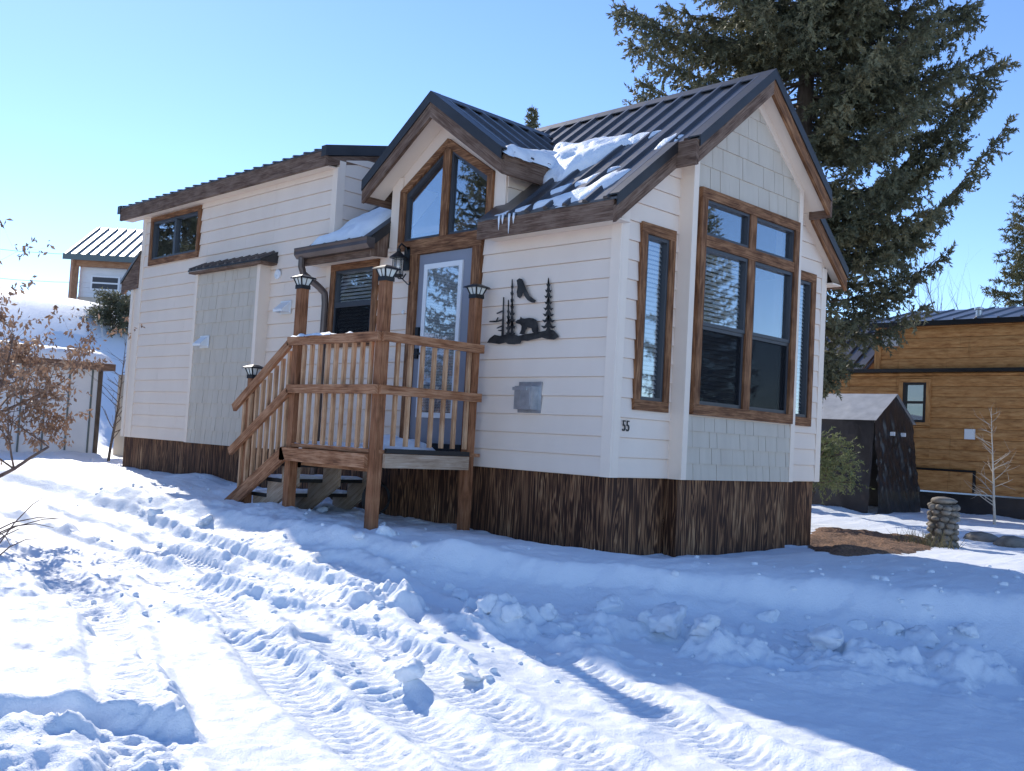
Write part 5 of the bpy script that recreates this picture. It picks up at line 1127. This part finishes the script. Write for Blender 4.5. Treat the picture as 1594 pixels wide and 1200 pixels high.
# ------------------------------------------------------------------ neighbour cabin at the right
def cabin():
    Y = 13.4; gzc = gz(-3, Y-0.6)
    e = thing('log_cabin', 'honey coloured wooden cabin with black trim and metal roof', 'house', (-2, Y+2, gzc))
    P_ = Plane('side', Y); k = lambda px, py, y=Y: on(px, py, 1, y)
    zb = k(1427, 762)[2]; zt = k(1427, 580)[2]; x0 = k(1225, 600)[0]; x1 = k(1594, 600)[0]+6
    wa = (k(1401, 590)[0], k(1451, 590)[0], k(1427, 662)[2], k(1427, 590)[2])
    c = MB(); c.box(x0, x1, Y, Y+3.6, gzc-0.5, zb-0.03); c.build('foundation_skirt', 'tarp', e)
    cw = core_wall(P_, [rect_(x0, x1, zb, zt)], [(wa[0]+0.06, wa[1]-0.06, wa[2]+0.06, wa[3]-0.06)], e, 'wall', 'honey')
    z = zb
    while z < zt-0.05:
        ps = cut(rect_(x0, x1, z, min(z+0.207, zt)), [rect_(x0, x1, zb, zt)], [wa])
        m_ = MB()
        for q in ps:
            a0 = min(p[0] for p in q); a1 = max(p[0] for p in q); b0 = min(p[1] for p in q); b1 = max(p[1] for p in q)
            pr = [(0.001, b0), (0.018, b0+0.004), (0.035, b0+(b1-b0)*.3), (0.038, b0+(b1-b0)*.6), (0.022, b1-0.006), (0.001, b1)]
            m_.prism(pr, lambda o, b: P_(a0, b, o), lambda o, b: P_(a1, b, o), (1, 0, 0))
        m_.build('log_plank', 'honey', cw); z += 0.21
    wn = MB()
    for q in (rect_(wa[0], wa[1], wa[3]-.07, wa[3]), rect_(wa[0], wa[1], wa[2], wa[2]+.06), rect_(wa[0], wa[0]+.09, wa[2]+.06, wa[3]-.07), rect_(wa[1]-.09, wa[1], wa[2]+.06, wa[3]-.07)): wn.prism(q, lambda a, b: P_(a, b, .06), lambda a, b: P_(a, b, .0))
    wo = wn.build('window', 'honey', e); f = MB(); a0, a1, b0, b1 = wa[0]+.09, wa[1]-.09, wa[2]+.06, wa[3]-.07; mid = (b0+b1)/2
    for q in (rect_(a0, a1, b1-.05, b1), rect_(a0, a1, b0, b0+.05), rect_(a0, a0+.06, b0+.05, b1-.05), rect_(a1-.06, a1, b0+.05, b1-.05), rect_(a0+.06, a1-.06, mid-.025, mid+.025)): f.prism(q, lambda a, b: P_(a, b, .05), lambda a, b: P_(a, b, -.05))
    f.build('sash', 'black', wo)
    for q in ((b0+.05, mid-.025), (mid+.025, b1-.05)):
        f = MB(); f.prism(rect_(a0+.06, a1-.06, *q), lambda a, b: P_(a, b, .0), lambda a, b: P_(a, b, -.004)); f.build('pane', 'dim_glass', wo)
    # dark ledge between storeys, upper storey set out, roof
    c = MB(); c.box(x0, x1, Y-0.16, Y+0.2, zt, zt+0.07); c.build('ledge_flashing', 'black', e)
    z2 = k(1427, 572)[2]; z3 = k(1427, 508)[2]; xu = k(1364, 540)[0]; U = Plane('side', Y+0.02)
    uw = core_wall(U, [rect_(xu, x1, zt+0.07, z3)], [], e, 'upper_wall', 'honey'); z = zt+0.08
    while z < z3-0.02:
        b0, b1 = z, min(z+0.207, z3); m_ = MB(); pr = [(0.001, b0), (0.018, b0+0.004), (0.035, b0+(b1-b0)*.3), (0.038, b0+(b1-b0)*.6), (0.022, b1-0.006), (0.001, b1)]
        m_.prism(pr, lambda o, b: U(xu+0.12, b, o), lambda o, b: U(x1, b, o), (1, 0, 0)); m_.build('log_plank', 'honey', uw); z += 0.21
    board(U, 'corner_board', 'honey', e, xu-0.02, xu+0.118, zt+0.07, z3, -0.01, 0.05, (0, 0, 1))
    zr = k(1480, 489)[2]+0.12
    c = MB(); c.prism([(Y-0.2, z3+0.02), (Y-0.2, z3+0.08), (Y+1.9, zr+0.25), (Y+1.9, zr+0.19)], lambda a, b: (xu-0.12, a, b), lambda a, b: (x1, a, b)); r_ = c.build('upper_roof', 'metal_roof', e)
    sl = (zr+0.17-z3)/2.1; x = xu
    while x < x1-0.2: rib((x, Y-0.2, z3+0.08), (x, Y+1.88, z3+0.08+sl*2.08), (0, -sl, 1), r_, 0.03, 0.03); x += 0.42
    c = MB(); c.box(xu-0.10, x1, Y-0.21, Y-0.17, z3-0.02, z3+0.079); c.build('eave_fascia', 'black', r_)
    # left lower gable roof slope seen end on
    zt2 = k(1365, 505)[2]; c = MB()
    c._add([(x0, Y-0.15, zt+0.08), (xu-0.13, Y-0.15, zt+0.08), (xu-0.13, Y+1.9, zr+0.15), (x0, Y+1.9, zr+0.15), (x0, Y-0.15, zt+0.02), (xu-0.13, Y-0.15, zt+0.02), (xu-0.13, Y+1.9, zr+0.09), (x0, Y+1.9, zr+0.09)], [(0, 1, 2, 3), (7, 6, 5, 4), (0, 4, 5, 1), (1, 5, 6, 2), (2, 6, 7, 3), (3, 7, 4, 0)])
    r2 = c.build('lower_roof', 'metal_roof', e); sl = (zr+0.07-zt)/2.05; x = xu-0.2
    while x > x0: rib((x, Y-0.15, zt+0.08), (x, Y+1.88, zr+0.148), (0, -sl, 1), r2, 0.03, 0.035); x -= 0.3
    c = MB(); c.box(x0, x1, Y+1.7, Y+1.75, zt, zr); c.build('back_wall', 'honey', e)
    q0 = k(1389, 531); c = MB(); c.box(q0[0]-0.17, q0[0]+0.17, Y-0.12, Y-0.02, q0[2]-0.12, q0[2]+0.12); c.build('exhaust_box', 'galv', e)
    q0 = k(1511, 676); c = MB(); c.box(q0[0]-0.1, q0[0]+0.1, Y-0.06, Y-0.036, q0[2]-0.1, q0[2]+0.1); c.build('outlet_cover', 'white', e)
    q0 = k(1467, 748); a = k(1411, 748)[0]; b = k(1516, 748)[0]; c = MB(); c.box(a, b, Y-0.07, Y-0.039, q0[2]-0.2, q0[2]+0.19, (1, 0, 0)); c.build('hatch', 'honey', e)
    c = MB(); c.box(a-0.03, b+0.05, Y-0.085, Y-0.039, q0[2]+0.192, q0[2]+0.235); c.box(b+0.003, b+0.05, Y-0.08, Y-0.039, q0[2]-0.2, q0[2]+0.19); c.build('hatch_trim', 'black', e)
    q0 = k(1524, 491, Y+0.3); c = MB(); c.lathe((q0[0], Y+0.3, z3+0.15), [(0.06, 0), (0.06, 0.16), (0.09, 0.17), (0.09, 0.21), (0.03, 0.23)], 12); c.build('vent_pipe', 'galv', e)
cabin()
# black tarp shelter
def shelter():
    b = hit(1408, 799); a = hit(1346, 788); y0, y1 = 10.6, 12.2
    x1 = float(on(1409, 800, 1, y1-0.2)[0]); g_ = gz(x1, y0); x0 = x1-3.6
    e = thing('tarp_shelter', 'black tarp covered storage shelter with grey roof sheet', 'shelter', (x1-1.8, (y0+y1)/2, g_))
    zt = on(1342, 652, 1, y0)[2]; zp = on(1388, 614, 1, (y0+y1)/2)[2]; ym = (y0+y1)/2; rs = np.random.RandomState(2)
    def sheet(fn, nu, nv, name, mt, amp):
        U, Vv = np.meshgrid(np.linspace(0, 1, nu), np.linspace(0, 1, nv), indexing='ij'); P, n = fn(U, Vv)
        P = P+np.array(n)*(amp*(1.3*fbm(U*4+Vv*1.5, Vv*0.9, 4, 5, 0.6)+0.5*np.abs(fbm(U*5-Vv*2, Vv+3, 3, 3)))*np.sin(np.pi*np.clip(Vv*0.96+0.02, 0, 1)))[..., None]
        ii = np.arange(nu-1)[:, None]*nv+np.arange(nv-1)[None, :]; npmesh(name, P.reshape(-1, 3), np.stack([ii, ii+nv, ii+nv+1, ii+1], -1).reshape(-1, 4), mt, e, True)
    sheet(lambda u, v: (np.stack([x0+(x1-x0)*u, y0-0.14*(1-v)+0*u, g_-0.08+(zt-g_+0.08)*v], -1), (0, -1, 0)), 60, 24, 'side_sheet', 'tarp', 0.05)
    sheet(lambda u, v: (np.stack([x0+(x1-x0)*u, y1+0*u, g_-0.08+(zt-g_+0.08)*v], -1), (0, 1, 0)), 30, 10, 'side_sheet', 'tarp', 0.03)
    sheet(lambda u, v: (np.stack([x1+0.18*(1-v), y0-0.12*(1-v)+(y1-y0+0.2*(1-v))*u, g_-0.08+(zt+(zp-zt)*(1-np.abs(2*u-1))-g_+0.08)*v], -1), (1, 0, 0)), 60, 60, 'end_sheet', 'tarp', 0.055)
    for s in (0, 1):
        ya, yb = (y0-0.05, ym) if s == 0 else (y1+0.05, ym)
        sheet(lambda u, v: (np.stack([x0+(x1+0.05-x0)*u, ya+(yb-ya)*v, zt-0.02+(zp-zt+0.03)*v], -1), (0, 0, 1)), 40, 10, 'roof_sheet', 'tarp_grey', 0.02)
    for yy in (y0+0.55, y0+1.0):
        c = MB(); c.box(x1+0.05, x1+0.13, yy-0.025, yy+0.025, g_+1.43, g_+1.50); c.build('tie_patch', 'white', e)
shelter()
# stone pillar, boulders, mulch, dry grass
def pillar():
    b = hit(1467, 850); x, y, z = b; r = 0.165; hgt = 0.56
    e = thing('stone_pillar', 'short round pillar of mortared river stones', 'pillar', (x, y, z)); c = MB(); c.lathe((x, y, z-0.1), [(r*0.86, 0), (r*0.86, hgt+0.05)], 20); c.build('mortar_core', 'mortar', e)
    rs = random.Random(6); zz = z
    def stone(p, sx, sy, sz, a, nm='stone'):
        bm = bmesh.new(); bmesh.ops.create_icosphere(bm, subdivisions=2, radius=1); o = Vector((rs.random()*40,)*3)
        for v in bm.verts: v.co *= 1+0.22*mnoise.noise(v.co*1.2+o); v.co = Vector((v.co.x*sx, v.co.y*sy, v.co.z*sz))
        bm.transform(Matrix.Translation(p) @ Matrix.Rotation(a, 4, 'Z')); me = bpy.data.meshes.new(nm); bm.to_mesh(me); bm.free(); me.materials.append(M['stone']); me.polygons.foreach_set('use_smooth', [True]*len(me.polygons)); return me
    while zz < z+hgt-0.06:
        n = rs.choice((8, 9, 10)); ph = rs.random()
        for k in range(n):
            a = ph+k*6.283/n; link('stone', stone(Vector((x+math.cos(a)*r*0.9, y+math.sin(a)*r*0.9, zz+rs.uniform(-.02, .02)+0.03)), rs.uniform(.035, .05), rs.uniform(.045, .065), rs.uniform(.03, .045), a), e)
        zz += 0.075
    link('cap_stone', stone(Vector((x, y, z+hgt-0.01)), 0.16, 0.17, 0.05, 0.4), e)
    for i, (px, py, s) in enumerate(((1527, 842, 0.24), (1578, 850, 0.27))):
        p = hit(px, py); me = stone(Vector((0, 0, 0)), s, s*0.8, s*0.42, 0.3*i, 'boulder'); o = link('boulder', me); o.location = (p[0], p[1], p[2]+0.02)
        tag(o, ('flat tan boulder nearer the stone pillar, half buried in snow', 'wider flat boulder farther from the stone pillar, half buried in snow')[i], 'boulder')
    # dry grass beside it
    c = []; F = []; rr = np.random.RandomState(4)
    for k in range(160):
        b = np.array([x-0.12+rr.randn()*0.16, y-0.26+rr.randn()*0.12, 0]); b[2] = gz(b[0], b[1])-0.01; t = b+np.array([rr.randn()*0.10, rr.randn()*0.10, rr.uniform(0.08, 0.26)]); s = np.array([0.004, 0.003, 0]); o = len(c); c += [b-s, b+s, t]; F.append((o, o+1, o+2))
    tag(npmesh('dry_grass', np.array(c), np.array(F), 'grass'), 'tuft of dry grass at the foot of the stone pillar', 'grass', kind='stuff')
pillar()
def mulch():
    cs = [hit(px, py)[:2] for px, py in ((1268, 858), (1255, 838), (1275, 822), (1340, 828), (1440, 838), (1445, 855), (1390, 862), (1300, 864))]
    o = np.array(cs); ob = snow_patch('mulch_bed', 'bare bed of brown bark mulch beside the bay', flat(0.004), cs, 0.03, 0.04, seed=9, edge=0.06, rough=1.5)
    n_ = len(ob.data.vertices); co = np.empty(n_*3, np.float32); ob.data.vertices.foreach_get('co', co); co = co.reshape(-1, 3); co[:, 2] += ground_z(co[:, 0], co[:, 1]); ob.data.vertices.foreach_set('co', co.ravel()); ob.data.update()
    ob.data.materials.clear(); ob.data.materials.append(M['mulch']); ob['category'] = 'mulch'; ob['kind'] = 'stuff'
mulch()
# ------------------------------------------------------------------ left: shed, hill house, shrubs
def shed():
    X0 = -15.2; y0, y1 = -3.4, 1.06; xf = -13.6; g_ = -0.52
    e = thing('storage_shed', 'white panelled storage shed with snow covered roof', 'shed', (X0, -1.0, g_))
    zt = on(140, 575, 0, xf)[2]
    c = MB(); c.box(xf-2.4, xf, y0, y1, g_-0.4, zt); w_ = c.build('wall', 'panel_white', e)
    y = y0+0.1
    while y < y1: c = MB(); c.box(xf, xf+0.022, y-0.014, y+0.014, g_-0.4, zt-0.01); c.build('seam', 'dark_green_trim', e); y += 0.42
    c = MB(); c.box(xf-0.02, xf+0.03, y1-0.05, y1+0.03, g_-0.4, zt-0.005, (0, 0, 1)); c.build('corner_post', 'bark', e)
    c = MB(); c.box(xf-2.4, xf-0.03, y1+0.001, y1+0.02, g_-0.4, zt); c.build('end_wall', 'panel_beige', e)
    c = MB(); c.box(xf-2.6, xf+0.18, y0-0.2, y1+0.2, zt+0.002, zt+0.13); c.build('roof', 'fascia', e)
    snow_patch('roof_snow', 'deep snow on the roof of the storage shed', flat(zt+0.13), [(xf-2.5, y0), (xf+0.16, y0), (xf+0.16, y1+0.18), (xf-2.5, y1+0.18)], 0.24, 0.07, seed=31, edge=0.08, rough=0.25)
    c = MB(); c.box(-13.7, -11.6, 1.45, 1.50, -0.9, zt-0.05); o = c.build('fence_panel', 'panel_beige', None); tag(o, 'tall beige fence panel right of the storage shed', 'fence')
shed()
def hill_house():
    D = 38.0; k = lambda px, py, dd=D: at_depth(px, py, dd)
    bl = k(120, 484); c0 = np.array([bl[0], bl[1]]); g_ = bl[2]
    rt = k(236, 490); d = unit(np.array([rt[0]-bl[0], rt[1]-bl[1]])); n = np.array([d[1], -d[0]])
    if n@(CAM[:2]-c0) < 0: n = -n
    e = thing('hill_house', 'white sided house with ribbed grey metal roof up on the snowy slope', 'house', (bl[0], bl[1], g_))
    def Q(a, o, z): p = c0+d*a+n*o; return (p[0], p[1], z)
    zw = k(112, 398)[2]; Lh = 7.0
    c = MB(); c.hexa([Q(0, -4, g_-1), Q(Lh, -4, g_-1), Q(Lh, 0, g_-1), Q(0, 0, g_-1), Q(0, -4, zw), Q(Lh, -4, zw), Q(Lh, 0, zw), Q(0, 0, zw)]); w_ = c.build('wall', 'vinyl', e)
    z = g_+0.55
    while z < zw-0.1:
        c = MB(); c.hexa([Q(0.0, 0.001, z), Q(Lh, 0.001, z), Q(Lh, 0.03, z), Q(0.0, 0.03, z), Q(0.0, 0.001, z+0.18), Q(Lh, 0.001, z+0.18), Q(Lh, 0.008, z+0.18), Q(0.0, 0.008, z+0.18)]); c.build('siding_board', 'vinyl', w_); z += 0.182
    c = MB(); c.hexa([Q(-0.02, 0.001, g_-0.6), Q(Lh, 0.001, g_-0.6), Q(Lh, 0.045, g_-0.6), Q(-0.02, 0.045, g_-0.6), Q(-0.02, 0.001, g_+0.54), Q(Lh, 0.001, g_+0.54), Q(Lh, 0.045, g_+0.54), Q(-0.02, 0.045, g_+0.54)]); c.build('skirting', 'panel_beige', e)
    # porch post, beam and brace in front
    for a in (-0.12, 4.6):
        c = MB(); p = Q(a, 0.22, g_-0.9); c.box(p[0]-0.12, p[0]+0.12, p[1]-0.12, p[1]+0.12, g_-0.9, zw-0.05, (0, 0, 1)); c.build('porch_post', 'red_wood', e)
    c = MB(); c.bar(Q(-0.2, 0.22, zw-0.22), Q(Lh, 0.22, zw-0.22), 0.16, 0.36); c.build('porch_beam', 'red_wood', e)
    c = MB(); c.bar(Q(1.85, 0.22, zw-0.35), Q(2.35, 0.22, zw-0.85), 0.1, 0.12); c.build('brace', 'red_wood', e)
    zr = k(150, 360, D+3.2)[2]
    c = MB(); A = [Q(-0.42, 0.55, zw+0.0), Q(Lh, 0.55, zw+0.0), Q(Lh, -2.2, zr), Q(-0.42, -2.2, zr)]; c.hexa([(p[0], p[1], p[2]-0.03) for p in A]+A); r_ = c.build('roof', 'light_roof', e)
    a = -0.3
    while a < Lh: 
        p0, p1 = Vector(Q(a, 0.55, zw)), Vector(Q(a, -2.2, zr)); nn = (p1-p0).cross(Vector((d[0], d[1], 0))); nn = nn if nn.z > 0 else -nn; rib(p0, p1, nn, r_, 0.035, 0.04, 'dark_green_trim'); a += 0.36
    c = MB(); c.bar(Q(-0.44, 0.57, zw-0.1), Q(Lh, 0.57, zw-0.1), 0.05, 0.22); c.build('eave_trim', 'dark_green_trim', r_)
    wz0, wz1 = k(128, 448)[2], k(128, 430)[2]
    c = MB(); c.hexa([Q(0.45, .031, wz0-.06), Q(1.55, .031, wz0-.06), Q(1.55, .07, wz0-.06), Q(0.45, .07, wz0-.06), Q(0.45, .031, wz1+.06), Q(1.55, .031, wz1+.06), Q(1.55, .07, wz1+.06), Q(0.45, .07, wz1+.06)]); wo = c.build('window', 'white', e); mz = (wz0+wz1)/2
    for z0, z1 in ((wz0, mz-0.03), (mz+0.03, wz1)):
        c = MB(); c.hexa([Q(0.52, .071, z0), Q(1.48, .071, z0), Q(1.48, .078, z0), Q(0.52, .078, z0), Q(0.52, .071, z1), Q(1.48, .071, z1), Q(1.48, .078, z1), Q(0.52, .078, z1)]); c.build('pane', 'sash', wo)
hill_house()
p = hit(178, 512, 60); conifer('juniper_bush', 'dark round evergreen bush on the snowy slope', (p[0], p[1], p[2]), 1.1, 1.0, 41, whorl=0.13, per=8, dens=0.8, nl=0.09, wd=0.02, z0=0.05, shape=0.4, cat='shrub', droop=0.0, blades=6)
# overhead wires at the far left
for dz, lb in ((0, 'upper thin overhead wire against the sky at the hill house'), (0.9, 'lower thin overhead wire against the sky at the hill house')):
    a = at_depth(-300, 330+dz*55, 60); b = at_depth(330, 395+dz*45, 55); c = MB()
    c.tube([tuple(a+(b-a)*u+np.array([0, 0, -1.0*math.sin(u*math.pi)])) for u in np.linspace(0, 1, 12)], 0.012, 5)
    tag(c.build('overhead_wire', 'black', None), lb, 'wire')
